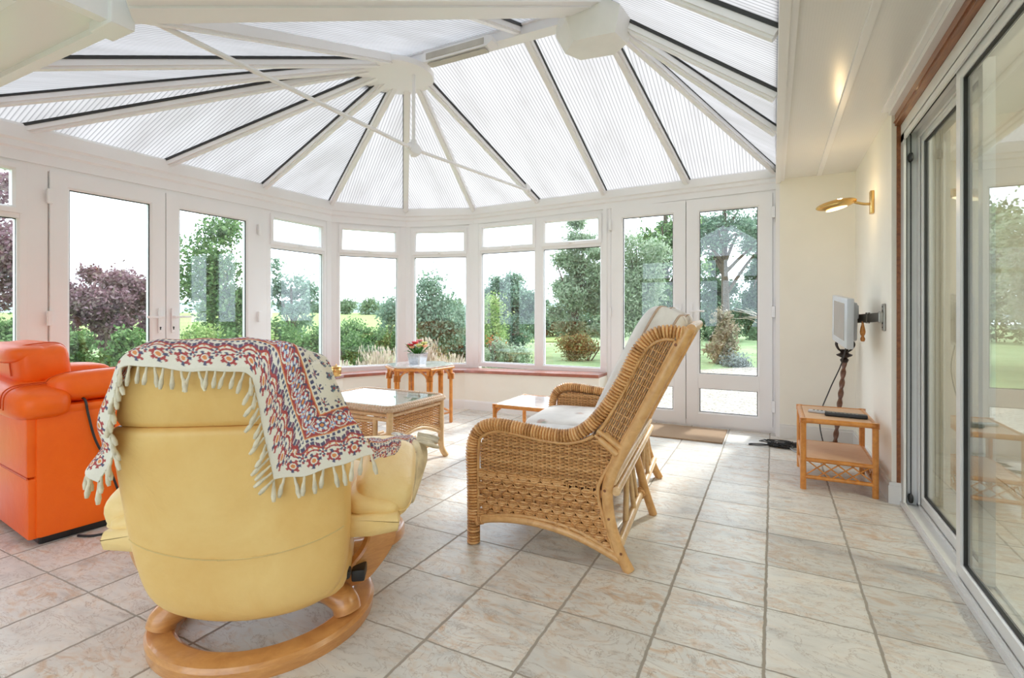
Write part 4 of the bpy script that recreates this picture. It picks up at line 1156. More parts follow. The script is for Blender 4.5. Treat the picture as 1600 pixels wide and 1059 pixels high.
def stool_throw():
    # the far end of the cloth bunched on the footstool and arm
    s, c = .45524, .89037
    def W(d, l, z): return V((-s*d+c*l, c*d+s*l, z))
    root = empty('folded_shawl', (0, 0, 0), 0, 'crumpled printed shawl with cream fringe lying over arm and footstool', 'shawl')
    ctrl = [[W(1.78, -.50, .545), W(1.86, -.52, .585), W(1.95, -.55, .575), W(2.05, -.60, .52)],
            [W(1.88, -.435, .530), W(1.96, -.46, .570), W(2.05, -.49, .560), W(2.15, -.55, .50)],
            [W(2.04, -.405, .500), W(2.10, -.44, .535), W(2.18, -.47, .525), W(2.26, -.52, .475)],
            [W(2.22, -.42, .460), W(2.26, -.45, .495), W(2.34, -.49, .485), W(2.42, -.56, .465)],
            [W(2.36, -.43, .440), W(2.40, -.46, .468), W(2.48, -.50, .468), W(2.56, -.60, .460)]]
    o, G = cloth_mesh('cloth', ctrl, 160, 72, lambda e, t, tb: throw_col(e*.9+.02, t), root, wob=.010)
    n, m = len(G), len(G[0])
    for k in range(9):
        f = k/8; p = W(2.34+.16*f, -.440-.02*f, .462+.003*f) + V((0, 0, 0)); tassel(o, p+V((0, 0, .01)), W(.10, .22, -.10), .10, .009)
    mb = MB()
    fold = [W(2.14, -.47, .50), W(2.10, -.425, .49), W(2.10, -.405, .42), W(2.11, -.415, .34), W(2.13, -.43, .27)]
    fold2 = [W(2.44, -.50, .475), W(2.42, -.43, .465), W(2.40, -.405, .40), W(2.33, -.42, .33), W(2.18, -.435, .26)]
    A, B = catmull(fold, 6), catmull(fold2, 6)
    rows = [[A[i].lerp(B[i], t)+W(0, .012*math.sin(t*13+i*.1)+.006*math.sin(t*29), .004*math.sin(t*11)) for i in range(len(A))] for t in np.linspace(0, 1, 13)]
    k = len(A); vs = [p for r in rows for p in r] + [p+V((-.006, -.004, -.008)) for r in rows for p in r]; nn = k*13
    fs = [(i*k+j, i*k+j+1, (i+1)*k+j+1, (i+1)*k+j) for i in range(12) for j in range(k-1)]
    fs += [tuple(reversed([q+nn for q in f])) for f in fs]
    for i in range(12): fs += [(i*k, (i+1)*k, nn+(i+1)*k, nn+i*k), (i*k+k-1, nn+i*k+k-1, nn+(i+1)*k+k-1, (i+1)*k+k-1)]
    for j in range(k-1): fs += [(j, nn+j, nn+j+1, j+1), (12*k+j, 12*k+j+1, nn+12*k+j+1, nn+12*k+j)]
    mb.add(vs, fs); mb.build('hanging_fold', simple('ochre_cloth', C(.80, .68, .44), .85, var=.14, vscale=14), root, smooth=80, label='ochre hanging fold')
stool_throw()

# ------------------------------------------------------------------ orange leather recliner
M['orange'] = leather('orange_leather', C(.96, .155, .006), C(.88, .120, .004), .42, .25)
M['orange_seam'] = simple('orange_stitch', C(.66, .085, .006), .6)
def orange():
    root = empty('orange_recliner', (-2.96, 1.06, 0), math.radians(-6), 'bright orange leather recliner armchair with its outer side panel towards the yellow chair', 'armchair')
    # local: +y the way it faces, origin at its rear corner; it extends towards -x
    mb = MB(); mb.rbox(-.94, -.03, .03, .80, .0, .05, .01); mb.build('plinth', M['black'], root)
    mb = MB(); mb.rbox(-.155, 0, .012, .86, .035, .60, .022)
    mb.build('side_panel', M['orange'], root, smooth=40)
    mb = MB(); mb.rbox(-.94, -.785, .012, .86, .035, .60, .022); mb.build('side_panel', M['orange'], root, smooth=40)
    mb = MB(); mb.rbox(-.93, -.012, -.012, .03, .035, .312, .014); mb.rbox(-.93, -.012, -.016, .03, .316, .60, .014); mb.build('back_panel', M['orange'], root, smooth=40)
    mb = MB(); mb.tube([(-.93, -.014, .314), (-.012, -.014, .314)], .004, 6); mb.build('seam', M['orange_seam'], root)
    mb = MB(); mb.rbox(-.78, -.16, .06, .80, .05, .30, .02); mb.sq((-.47, .46, .36), (.62, .72, .22), .5, .3, nu=40); mb.build('seat', M['orange'], root, smooth=70)
    mb = MB(); mb.rbox(-.165, .002, .06, .88, .590, .632, .018); mb.build('arm_top', M['orange'], root, smooth=50)
    def pad(name, c, size, e1, e2, rx=0, rz=0, ry=0, fn=None):
        mb = MB(); Rm = Matrix.Rotation(rz, 4, 'Z') @ Matrix.Rotation(ry, 4, 'Y') @ Matrix.Rotation(rx, 4, 'X')
        mb.sq(c, size, e1, e2, M=Rm, nu=48, nv=20, fn=fn); o = mb.build(name, M['orange'], root, smooth=80)
        return o, Rm, V(c)
    def stitch(o, Rm, c, size, e, y):
        mb = MB(); pts = []
        for a in np.linspace(-.1, PI+.1, 30):
            pts.append(c + Rm @ V((y, size[1]/2*1.003*math.copysign(abs(math.cos(a))**e, math.cos(a)), size[2]/2*1.003*math.copysign(abs(math.sin(a))**e, math.sin(a)))))
        mb.tube(pts, .003, 5); mb.build('seam', M['orange_seam'], o)
    # rear roll over the back, drooping to the corner
    o, R_, c = pad('back_cushion', (-.36, .045, .665), (.82, .24, .165), .6, .55, ry=math.radians(4)); stitch(o, R_, c, (.82, .24, .165), .6, .27); stitch(o, R_, c, (.82, .24, .165), .6, .23)
    o, R_, c = pad('headrest', (-.53, .10, .80), (.70, .22, .22), .45, .35, rx=math.radians(6)); stitch(o, R_, c, (.70, .22, .22), .55, .25)
    pad('headrest_roll', (-.53, .05, .86), (.68, .18, .10), .6, .5)
    o, R_, c = pad('arm_pad', (-.13, .27, .700), (.27, .40, .15), .62, .5, ry=math.radians(-8), rx=math.radians(2)); stitch(o, R_, c, (.27, .40, .15), .62, .03)
    pad('arm_pad', (-.86, .32, .69), (.24, .50, .14), .6, .5)
    mb = MB(); pole(mb, [(-.03, .185, .655), (.006, .19, .64), (.012, .20, .57), (.016, .225, .45), (.02, .27, .33), (.02, .31, .20), (.03, .335, .09), (.06, .33, .012), (.09, .27, .006), (.07, .20, .006), (.01, .16, .006)], .0055, 8)
    mb.build('control_cable', M['black'], root, smooth=80)
orange()
# ------------------------------------------------------------------ roof fittings
def tie_rod():
    root = empty('roof_tie_rod', (-2.42, 3.10, 2.30), 0, 'thin white tie rod with round hub hanging under the roof ridge', 'tie rod')
    L = lambda x, y, z: V((x+2.42, y-3.10, z-2.30))
    a, b = L(-2.345, 1.16, 2.30), L(-2.275, 4.80, 2.335); o = V((0, 0, 0))
    for p in (a, b):
        d = (p-o).normalized()
        mb = MB(); mb.tube([o+d*.03, p], .013, 10); mb.build('rod', M['upvc'], root, smooth=60)
        mb = MB(); mb.tube([o+d*.05, o+d*.075], .019, 10); mb.build('collar', M['upvc'], root, smooth=60)
        mb = MB(); mb.rbox(p.x-.018, p.x+.018, p.y-.05, p.y+.05, p.z-.005, p.z+.06, .006); mb.tube([p+V((-.03, 0, 0)), p+V((.03, 0, 0))], .012, 8); mb.build('bracket', M['upvc'], root, smooth=40)
    mb = MB(); mb.tube([L(-2.42, 3.10, 2.34), L(-2.42, 3.10, 2.90)], .0135, 12); mb.build('hanger', M['upvc'], root, smooth=60)
    mb = MB(); mb.lathe([(.001, -.030), (.035, -.030), (.056, -.018), (.060, 0), (.056, .018), (.035, .030), (.001, .030)], 28, M=Matrix.Rotation(math.radians(62), 4, 'Y') @ Matrix.Rotation(math.radians(20), 4, 'X')); mb.tube([V((0, 0, -.055)), V((0, 0, .065))], .024, 12)
    mb.build('hub', M['upvc'], root, smooth=40)
tie_rod()
root = empty('slim_strip_fitting', (-1.97, 3.03, 2.90), 0, 'long slim off white strip fitting fixed along the roof ridge', 'light fitting')
mb = MB(); pts = [(-.29, 0), (-.27, -.035), (.25, -.035), (.29, -.01), (.29, .02), (.26, .035), (-.27, .035)]
mb.prism(pts, -.045, .045, M=Matrix.Rotation(PI/2, 4, 'X')); mb.build('body', M['upvc'], root)
mb = MB(); mb.rbox(-.25, .23, -.030, .030, -.049, -.040, .004); mb.rbox(-.25, .23, -.050, -.043, -.022, .022, .004); mb.build('cover', simple('grey_beige_plastic', C(.52, .48, .42), .4), root)

# ------------------------------------------------------------------ wall light
root = empty('brass_wall_light', (.59, 4.08, 1.79), 0, 'brass wall light with leaf shaped glowing dish on the cream wall', 'wall light')
mb = MB(); mb.rbox(-.022, 0, -.028, .028, -.075, .075, .005); mb.build('wall_plate', M['brass'], root, smooth=40)
mb = MB(); pole(mb, [(-.02, 0, -.01), (-.06, 0, -.005), (-.11, .0, .012)], .009, 10); mb.build('arm', M['brass'], root, smooth=60)
mb = MB()
def dish(p):
    t = p.x/.24
    return V((p.x, p.y*(1-.35*max(0, -t)*2), p.z + .020*(t*2)*1.0))
mb.sq((-.21, 0, .005), (.24, .12, .065), 1.0, .9, fn=dish); mb.build('shade', M['brass'], root, smooth=80)
t = NT('lit_diffuser'); e = t.n('Emission'); e.inputs[0].default_value = C(1, .80, .50); e.inputs[1].default_value = 1.8; mt = t.done(e.outputs[0])
mb = MB(); mb.sq((-.205, 0, -.022), (.13, .085, .022), 1, .9, fn=lambda p: V((p.x, p.y, p.z+.03*p.x/.12))); mb.build('diffuser', mt, root, smooth=80)
for z, pw in ((.052, .8), (-.055, .5)):
    l = bpy.data.lights.new('wall_light_lamp', 'POINT'); l.energy = pw; l.color = (1, .72, .38); l.shadow_soft_size = .015
    o = bpy.data.objects.new('wall_light_lamp', l); link(o); o.location = (.40, 4.08, 1.79+z)

# ------------------------------------------------------------------ monitor on a swing arm
root = empty('wall_monitor', (.405, 4.05, 1.01), 0, 'small silver flat screen monitor on a steel swing arm on the wall', 'monitor')
Rm = Matrix.Rotation(math.radians(4.5), 4, 'X') @ Matrix.Rotation(math.radians(4), 4, 'Z')
mb = MB(); mb.rbox(-.012, .028, -.245, .245, -.160, .160, .008, M=Rm); mb.build('casing', M['silver'], root, smooth=40)
mb = MB(); mb.rbox(-.0135, -.010, -.175, .175, -.115, .125, .002, M=Rm); mb.build('screen', simple('grey_screen', C(.36, .33, .32), .25, var=.02), root)
mb = MB(); mb.rbox(.026, .065, -.16, .17, -.12, .13, .02, M=Rm); mb.rbox(.06, .078, -.12, .12, .02, .11, .01, M=Rm); mb.build('rear_housing', simple('grey_housing', C(.50, .51, .53), .4), root, smooth=40)
mb = MB(); mb.rbox(.064, .074, -.05, .05, -.06, .06, .003, M=Rm); mb.build('mounting_plate', M['grey_metal'], root)
for p, q in (((.075, 0, .01), (.125, -.17, .018)), ((.125, -.17, .018), (.165, -.36, .025))):
    mb = MB(); mb.bar(p, q, .014, .055, off=-.028); mb.tube([V(q)+V((0, 0, -.032)), V(q)+V((0, 0, .036))], .012, 12); mb.build('swing_arm', M['grey_metal'], root, smooth=40)
mb = MB(); mb.rbox(.172, .185, -.385, -.325, -.055, .105, .004); mb.rbox(.15, .175, -.375, -.345, -.005, .055, .004); mb.build('wall_plate', M['grey_metal'], root)
for z in (-.035, -.01, .065, .088):
    mb = MB(); mb.lathe([(.001, 0), (.005, 0), (.005, .002), (.001, .003)], 8, M=Matrix.Translation((.172, -.358, z)) @ Matrix.Rotation(-PI/2, 4, 'Y')); mb.build('screw', M['black'], root)
root = tag(None or empty('wooden_pull', (.51, 3.93, .995)), 'turned orange wooden pull hanging from the monitor swing arm', 'pull handle')
mb = MB(); mb.lathe([(.001, -.118), (.010, -.116), (.014, -.10), (.009, -.088), (.007, -.082), (.014, -.07), (.016, -.055), (.012, -.03), (.007, -.008), (.006, .012), (.001, .012)], 18); mb.build('knob', M['rattan_or'], root, smooth=60)

# ------------------------------------------------------------------ barley twist candle stand in the corner
root = empty('twisted_candle_stand', (.43, 4.70, 0), 0, 'tall dark barley twist candle stand leaning in the corner behind the side table', 'candle stand')
top = V((.06, -.02, .68)); M_tw = wood('dark_oak', C(.06, .022, .012), C(.22, .09, .045), .3)
mb = MB(); P = [V((0, 0, .04)).lerp(top, i/60) for i in range(61)]
vs = []; n = 12
for i, p in enumerate(P):
    tw = i*.42; r0 = .0155
    for j in range(n):
        a = 2*PI*j/n; r = r0*(1+.26*math.cos(2*(a-tw))); vs.append(p+V((r*math.cos(a), r*math.sin(a), 0)))
mb.add(vs, [(i*n+j, i*n+(j+1) % n, (i+1)*n+(j+1) % n, (i+1)*n+j) for i in range(60) for j in range(n)]); mb.build('twisted_stem', M_tw, root, smooth=80)
mb = MB(); mb.lathe([(.001, 0), (.12, 0), (.12, .02), (.08, .035), (.03, .05), (.001, .05)], 28); mb.build('base', M_tw, root, smooth=50)
mb = MB(); mb.lathe([(.001, 0), (.022, 0), (.03, .02), (.018, .035), (.05, .05), (.055, .06), (.03, .07), (.02, .09), (.03, .10), (.001, .10)], 20, M=Matrix.Translation(top)); mb.build('drip_pan', M['iron'], root, smooth=50)
for k in range(5):
    a = 2*PI*k/5; c, s = math.cos(a), math.sin(a); mb = MB()
    pole(mb, [top+V((.02*c, .02*s, .08)), top+V((.05*c, .05*s, .105)), top+V((.065*c, .065*s, .14)), top+V((.05*c, .05*s, .165)), top+V((.035*c, .035*s, .15))], [.007]*33, 6); mb.build('scroll', M['iron'], root, smooth=60)

# ------------------------------------------------------------------ on the side table, floor and sill
root = empty('remote_control', (.395, 3.70, .425), math.radians(-6), 'long black remote control lying on the two tier side table', 'remote control')
mb = MB(); mb.rbox(-.11, .11, -.028, .028, .001, .024, .008); mb.build('body', M['black'], root, smooth=40)
for i in range(8):
    for j in range(2):
        mb = MB(); mb.rbox(-.09+.02*i, -.078+.02*i, -.016+.02*j, -.006+.02*j, .022, .0265, .002); mb.build('button', M['grey_metal'], root)
root = empty('silver_remote', (.285, 3.775, .425), math.radians(-14), 'slim silver remote control beside the black one on the side table', 'remote control')
mb = MB(); mb.rbox(-.085, .085, -.020, .020, .001, .016, .005); mb.build('body', M['silver'], root, smooth=40)
for i in range(6):
    mb = MB(); mb.rbox(-.06+.022*i, -.048+.022*i, -.008, .006, .015, .018, .002); mb.build('button', M['black'], root)

root = empty('cable_heap', (.06, 4.56, 0), 0, 'tangle of black cables with a plug adaptor on the floor tiles near the cream wall', 'cables')
mb = MB(); mb.rbox(-.03, .06, -.035, .03, .001, .045, .008); mb.rbox(-.09, -.02, -.02, .02, .001, .028, .006); mb.build('adaptor', M['black'], root, smooth=40)
rr = random.Random(5)
for k in range(6):
    mb = MB(); c0 = V((-.04+.05*k*.6, rr.uniform(-.03, .03), .008)); pts = []
    for i in range(9):
        a = 2*PI*i/8*1.2+k; pts.append(c0 + V((math.cos(a)*(.06+.025*rr.random())*1.5, math.sin(a)*(.03+.02*rr.random()), .004+.04*rr.random())))
    pole(mb, pts, .004, 6); mb.build('cable', M['black'], root, smooth=80)
mb = MB(); pole(mb, [(-.08, 0, .012), (-.15, .012, .007), (-.22, -.005, .006), (-.23, -.035, .006), (-.16, -.03, .006), (-.07, -.02, .014)], .004, 6); mb.build('cable', M['black'], root, smooth=80)
mb = MB(); pole(mb, [(.04, -.03, .02), (.10, -.15, .007), (.16, -.28, .006), (.26, -.34, .006)], .004, 6); mb.build('cable', simple('grey_cable', C(.35, .36, .38), .5), root, smooth=80)
mb = MB(); pole(mb, [(.44, 4.05, .86), (.42, 4.2, .70), (.36, 4.32, .5), (.30, 4.30, .30), (.33, 4.25, .10), (.40, 4.2, .02), (.5, 4.25, .012), (.52, 4.4, .08), (.46, 4.5, .05), (.30, 4.55, .012)], .004, 6)
tag(mb.build('monitor_cable', M['black'], None, smooth=80), 'dark power lead drooping from the monitor behind the side table', 'cable')

def matmat():
    t = NT('woven_jute'); co = t.pos(); w = t.noise(t.mapping(co, scale=(40, 160, 40)), 4, 3); c = t.ramp(w, [(.3, hexc('927a63')), (.7, hexc('b39a82'))])
    return t.done(t.bsdf(c, .95, 0, t.bump(w, .5, .004), .1))
mb = MB(); mb.rbox(-1.20, -.365, 4.45, 4.96, .001, .014, .005); tag(mb.build('doormat', matmat(), None), 'brown woven doormat in front of the French doors beside the cream wall', 'doormat')

# flowers in a silver pot
root = empty('flower_pot', (-3.09, 4.02, .565), 0, 'square silver pot of red and yellow flowers on the hexagonal table', 'plant pot')
mb = MB(); mb.loft([[V((x*s, y*s, z)) for x, y in ((-1, -.8), (-.8, -1), (.8, -1), (1, -.8), (1, .8), (.8, 1), (-.8, 1), (-1, .8))] for s, z in ((.062, 0), (.070, .05), (.078, .105), (.072, .105), (.068, .085))])
mb.build('pot', simple('hammered_silver', C(.55, .57, .60), .25, .8, var=.12, vscale=40), root, smooth=30)
FC = {'flower_red': C(.62, .03, .05), 'flower_pink': C(.80, .25, .30), 'flower_lime': C(.70, .72, .25), 'flower_orange': C(.85, .40, .22)}
FMat = {k: simple(k, v, .6, var=.12, vscale=60) for k, v in FC.items()}
fl_ = [(-.085, -.02, .165, .034, 'flower_red'), (-.045, -.05, .175, .040, 'flower_red'), (-.055, .03, .195, .040, 'flower_pink'), (.005, -.045, .20, .038, 'flower_red'), (.0, .03, .215, .036, 'flower_pink'), (.05, -.04, .175, .042, 'flower_lime'), (.06, .03, .195, .036, 'flower_lime'), (.095, -.015, .170, .036, 'flower_orange'), (-.01, -.075, .16, .034, 'flower_orange')]
for x, y, z, r, m_ in fl_:
    mb = MB(); rr = random.Random(int((x+1)*999))
    for ring, (cnt, rad, lift) in enumerate(((8, 1.0, 0), (6, .66, .3), (4, .34, .5))):
        for k in range(cnt):
            a = 2*PI*k/cnt+ring*.5+rr.random()*.3; d = V((math.cos(a), math.sin(a), .35+.5*lift)).normalized()
            mb.sq(V((x, y, z))+d*r*rad*.62, (r*.85, r*.75, r*.30), 1, 1, M=d.to_track_quat('X', 'Z').to_matrix().to_4x4() @ Matrix.Rotation(-.6, 4, 'Y'), nu=8, nv=5)
    f_ = mb.build('flower', FMat[m_], root, smooth=80)
    mb = MB(); mb.tube([(x*.3, y*.3, .08), (x*.8, y*.8, z-.02)], .003, 5); mb.build('stem', leafmat('stem_green', [C(.05, .18, .03)], .1), f_)
LM = leafmat('pot_leaf', [C(.03, .12, .02), C(.08, .24, .04)], .2)
for k in range(16):
    a = 2*PI*k/16+.2; c, s = math.cos(a), math.sin(a); mb = MB(); R_ = .10+.03*(k % 3); z = .115+.03*(k % 4)
    p0, p1 = V((.03*c, .03*s, .09)), V((R_*c, R_*s, z)); side = V((-s, c, 0))*.024; mid = p0.lerp(p1, .55)+V((0, 0, .02))
    mb.add([p0, mid+side, p1, mid-side, mid+V((0, 0, .006))], [(0, 1, 4), (1, 2, 4), (2, 3, 4), (3, 0, 4)]); mb.build('leaf', LM, root)

# brass pot, glass figure and picture frame on the sill
root = empty('brass_pot', (-4.08, 3.93, .401), 0, 'small lidded brass pot on the red sill next to the bay corner post', 'pot')
mb = MB(); mb.lathe([(.001, 0), (.050, 0), (.054, .008), (.046, .016), (.050, .03), (.054, .055), (.052, .075), (.048, .082), (.056, .086), (.056, .092), (.001, .092)], 32); mb.build('body', M['brass'], root, smooth=45)
mb = MB(); mb.lathe([(.054, .092), (.05, .100), (.025, .108), (.006, .110), (.004, .116), (.008, .122), (.001, .127)], 24); mb.build('lid', M['brass'], root, smooth=45)
root = empty('glass_ornament', (-4.12, 3.74, .401), 0, 'clear glass ornament with dark wire handle beside the brass pot', 'ornament')
mb = MB(); mb.lathe([(.001, 0), (.045, 0), (.05, .01), (.052, .06), (.04, .085), (.03, .10), (.026, .10), (.035, .08), (.046, .058), (.044, .012), (.001, .008)], 24); mb.build('body', M['table_glass'], root, smooth=60)
mb = MB(); pole(mb, [(-.045, 0, .03), (-.05, .01, .09), (-.02, 0, .13), (.02, 0, .15), (.05, 0, .11), (.052, 0, .04)], .006, 8); mb.build('wire_handle', M['iron'], root, smooth=60)
mb = MB(); pole(mb, [(-.02, -.03, .11), (.005, -.045, .10), (.02, -.03, .06), (.0, -.05, .03)], .008, 6); mb.build('wire_spray', M['iron'], root, smooth=60)
root = empty('picture_frame', (-4.13, 3.45, .401), math.radians(62), 'wooden photo frame standing on the sill behind the throw', 'picture frame')
Rf = Matrix.Rotation(math.radians(-12), 4, 'X')
mb = MB(); mb.ring(-.10, .10, .002, .265, [(0, -.010), (.022, -.008), (.024, .008), (0, .010)], lambda x, d, z: Rf @ V((x, d, z))); mb.build('frame', wood('frame_wood', C(.24, .13, .06), C(.42, .25, .13), .4), root)
mb = MB(); mb.box(-.078, .078, 0, .006, .024, .243, M=Rf); mb.build('picture', simple('pale_print', C(.72, .70, .70), .3, var=.1, vscale=14), root)
mb = MB(); mb.bar((0, .01, .16), (0, .085, .0), .04, .004, up=(0, 1, .3)); mb.build('stand', M['black'], root)

# a light in the house room beyond the patio door
root = empty('ceiling_pendant', (2.0, 2.2, 2.5), 0, 'glass pendant lamp in the house room beyond the patio door', 'pendant lamp')
mb = MB(); mb.tube([(0, 0, 0), (0, 0, -.40)], .006, 8); mb.lathe([(.001, -.02), (.05, -.02), (.05, 0), (.001, 0)], 20); mb.build('cord', M['brass'], root)
for k in range(10):
    a = 2*PI*k/10; mb = MB(); mb.tube([(.12*math.cos(a), .12*math.sin(a), -.42), (.13*math.cos(a), .13*math.sin(a), -.55), (.07*math.cos(a), .07*math.sin(a), -.66)], [.006, .012, .004], 6); mb.build('glass_drop', M['table_glass'], root, smooth=60)
mb = MB(); mb.lathe([(.13, -.41), (.13, -.43), (.11, -.43), (.11, -.41), (.13, -.41)], 24, cap=False); mb.build('ring', M['brass'], root)
l = bpy.data.lights.new('pendant_lamp_bulb', 'POINT'); l.energy = 60; l.color = (1, .9, .76); l.shadow_soft_size = .08
o = bpy.data.objects.new('pendant_lamp_bulb', l); link(o); o.location = (2.0, 2.2, 1.98)
# ------------------------------------------------------------------ the garden outside
GZ = -.15
SN, CS = .45524, .89037
def W(u, d, z=GZ):
    # a spot in the garden from its bearing and distance
    l = (u-800)/798*d
    return V((-SN*d+CS*l, CS*d+SN*l, z))

def ground_mat(name, cols, scale, rough=.95, bump=.5, bs=40, stretch=(1, 1, 1)):
    t = NT(name); p = t.mapping(t.pos(), scale=stretch); f = t.noise(p, scale, 6, .65); k = len(cols)
    c = t.ramp(f, [(.25+.5*i/(k-1), cc) for i, cc in enumerate(cols)])
    return t.done(t.bsdf(c, rough, 0, t.bump(t.noise(p, bs, 4, .7), bump, .03), .1))
M['lawn'] = ground_mat('lawn_grass', [hexc('6d8557'), hexc('86996d'), hexc('9baa82')], 1.2)
M['field'] = ground_mat('pale_field', [hexc('74884c'), hexc('8a9a60')], .15, bump=.1, bs=4)
def gravel_mat():
    t = NT('pale_gravel'); p = t.pos(); vo = t.n('TexVoronoi'); vo.inputs['Scale'].default_value = 26; t.l(p, vo.inputs['Vector'])
    n = t.noise(p, 9, 5, .7); c = t.ramp(t.math('ADD', t.math('MULTIPLY', n, .7), t.math('MULTIPLY', vo.outputs['Distance'], .55)), [(.3, hexc('3c3730')), (.50, hexc('857d72')), (.75, hexc('a79f93'))])
    return t.done(t.bsdf(c, .9, 0, t.bump(vo.outputs['Distance'], .8, .03), .2))
M['gravel'] = gravel_mat()
def sheet(name, pts, z, mat, label, cat, kind='structure', th=.08):
    mb = MB(); k = len(pts); vs = [V((p[0], p[1], z if len(p) < 3 else p[2])) for p in pts]
    mb.add(vs+[v-V((0, 0, th)) for v in vs], [tuple(range(k)), tuple(reversed(range(k, 2*k)))]+[(i, (i+1) % k, k+(i+1) % k, k+i) for i in range(k)])
    return mb.build(name, mat, None, label=label, cat=cat, kind=kind)
sheet('lawn', [(-60, -40), (60, -40), (60, 70), (-60, 70)], GZ, M['lawn'], 'mown green lawn around the conservatory', 'lawn')
sheet('gravel_path', [(-2.6, 5.16), (8, 5.16), (8, 12.6), (2.5, 12.9), (-.5, 12.4), (-2.3, 10.2)], GZ+.02, M['gravel'], 'pale gravel area outside the French doors beside the cream wall', 'gravel')
a, b, c_, d_ = W(-400, 21, -.1), W(900, 21, -.1), W(900, 170, 1.20), W(-400, 170, 1.20)
sheet('field', [tuple(p) for p in (a, b, c_, d_)], 0, M['field'], 'pale green open field rising beyond the hedge', 'field', th=.5)

def leaf_mesh(name, pts, size, mat, parent, aspect=1.8, up=0.0, jitter=.4, fine=2):
    pts = np.asarray(pts, dtype=np.float64)
    if fine > 1: pts = np.concatenate([pts]+[pts+RNG.normal(size=pts.shape)*size*1.1 for _ in range(fine-1)]); size = size*.66
    n = len(pts)
    a = RNG.normal(size=(n, 3)); a[:, 2] = a[:, 2]*(1-.5*up)-.2; a /= np.linalg.norm(a, axis=1)[:, None]
    r = RNG.normal(size=(n, 3)); b = np.cross(a, r); b /= np.linalg.norm(b, axis=1)[:, None]
    s = size*(1+jitter*(RNG.random(n)-.5)*2)[:, None]
    tip = pts+a*s*.5*aspect; base = pts-a*s*.5*aspect; q1 = pts+b*s*.5; q2 = pts-b*s*.5
    vs = np.stack([base, q1, tip, q2], axis=1).reshape(-1, 3)
    me = bpy.data.meshes.new(name); me.vertices.add(4*n); me.vertices.foreach_set('co', vs.ravel())
    me.loops.add(4*n); me.loops.foreach_set('vertex_index', np.arange(4*n, dtype=np.int32))
    me.polygons.add(n); me.polygons.foreach_set('loop_start', np.arange(0, 4*n, 4, dtype=np.int32)); me.polygons.foreach_set('loop_total', np.full(n, 4, dtype=np.int32))
    me.materials.append(mat); me.update(calc_edges=True); me.validate()
    o = bpy.data.objects.new(name, me); link(o); o.parent = parent; return o

def blob_pts(blobs, n, shell=.55):
    # leaves spread through clumps; clumps = (x, y, z, rx, ry, rz)
    B = np.array(blobs, dtype=float); vol = (B[:, 3]*B[:, 4]+B[:, 3]*B[:, 5]); idx = RNG.choice(len(B), n, p=vol/vol.sum())
    d = RNG.normal(size=(n, 3)); d /= np.linalg.norm(d, axis=1)[:, None]
    r = (shell+(1-shell)*RNG.random(n))*(1+.18*RNG.normal(size=n))
    return B[idx, :3]+d*r[:, None]*B[idx, 3:6]

def subclumps(c, R, k, r0, r1):
    out = []
    for _ in range(k):
        d = RNG.normal(size=3); d /= np.linalg.norm(d); f = RNG.random()**.45
        r = r0+(r1-r0)*RNG.random(); out.append((c[0]+d[0]*R[0]*f, c[1]+d[1]*R[1]*f, c[2]+d[2]*R[2]*f, r, r, r*.8))
    return out
G = {}
G['copper'] = leafmat('copper_leaves', [C(.15, .07, .09), C(.27, .14, .17), C(.40, .27, .30), C(.30, .24, .20)], .3)
G['mid'] = leafmat('mid_green_leaves', [C(.07, .16, .05), C(.15, .28, .09), C(.30, .44, .18)], .35)
G['dark'] = leafmat('dark_green_leaves', [C(.05, .11, .06), C(.10, .19, .10), C(.20, .31, .17)], .3)
G['lime'] = leafmat('lime_leaves', [C(.18, .32, .08), C(.34, .48, .15), C(.54, .62, .28)], .4)
G['pale'] = leafmat('pale_willow_leaves', [C(.22, .32, .18), C(.34, .44, .28), C(.50, .58, .42)], .4)
G['grey'] = leafmat('grey_green_leaves', [C(.13, .23, .15), C(.23, .35, .24), C(.38, .50, .37)], .35)
G['russet'] = leafmat('russet_leaves', [C(.26, .15, .07), C(.36, .28, .11), C(.30, .38, .16)], .3)
G['straw'] = leafmat('straw_blades', [C(.55, .46, .36), C(.70, .61, .48), C(.62, .49, .45)], .3)
G['far'] = leafmat('distant_leaves', [C(.16, .25, .14), C(.24, .34, .20), C(.34, .44, .26)], .3)
G['bark'] = simple('bark', C(.11, .075, .05), .9, var=.25, vscale=14, bump=.6, bscale=30)
G['palebark'] = simple('pale_dead_wood', C(.42, .36, .29), .9, var=.2, vscale=14)

def tree(name, label, base, H, crown, n, size, mat, trunk=.06, k=26, cr=(.25, .5), cat='tree', group=None, aspect=1.8, bark='bark', branches=7, shell=.35):
    # crown = list of (dx, dy, z, Rx, Ry, Rz)
    root = empty(name, base, 0, label, cat, group)
    mb = MB(); top = max(c[2] for c in crown)
    pole(mb, [(0, 0, -.1), (.03, .02, H*.3), (-.02, .03, H*.6), (0, 0, H*.9)], [trunk*(1-.6*i/24) for i in range(25)], 8)
    for q in range(branches):
        c = crown[q % len(crown)]; d = RNG.normal(size=3); d /= np.linalg.norm(d); z0 = H*(.3+.45*RNG.random())
        e = V((c[0]+d[0]*c[3]*.75, c[1]+d[1]*c[4]*.75, max(z0*.9, c[2]+d[2]*c[5]*.6))); m = V((0, 0, z0)).lerp(e, .5)+V((0, 0, .08*H*RNG.random()))
        P = catmull([(0, 0, z0), m, e], 6); mb.tube(P, [trunk*.42*(1-.75*i/len(P)) for i in range(len(P))], 6)
    mb.build('trunk', G[bark], root, smooth=80)
    bl = []
    for c in crown: bl += subclumps(c[:3], c[3:], max(3, int(k*c[3]*c[5]/sum(x[3]*x[5] for x in crown))), *cr)
    leaf_mesh('crown', blob_pts(bl, n, shell), size, mat, root, aspect)
    return root

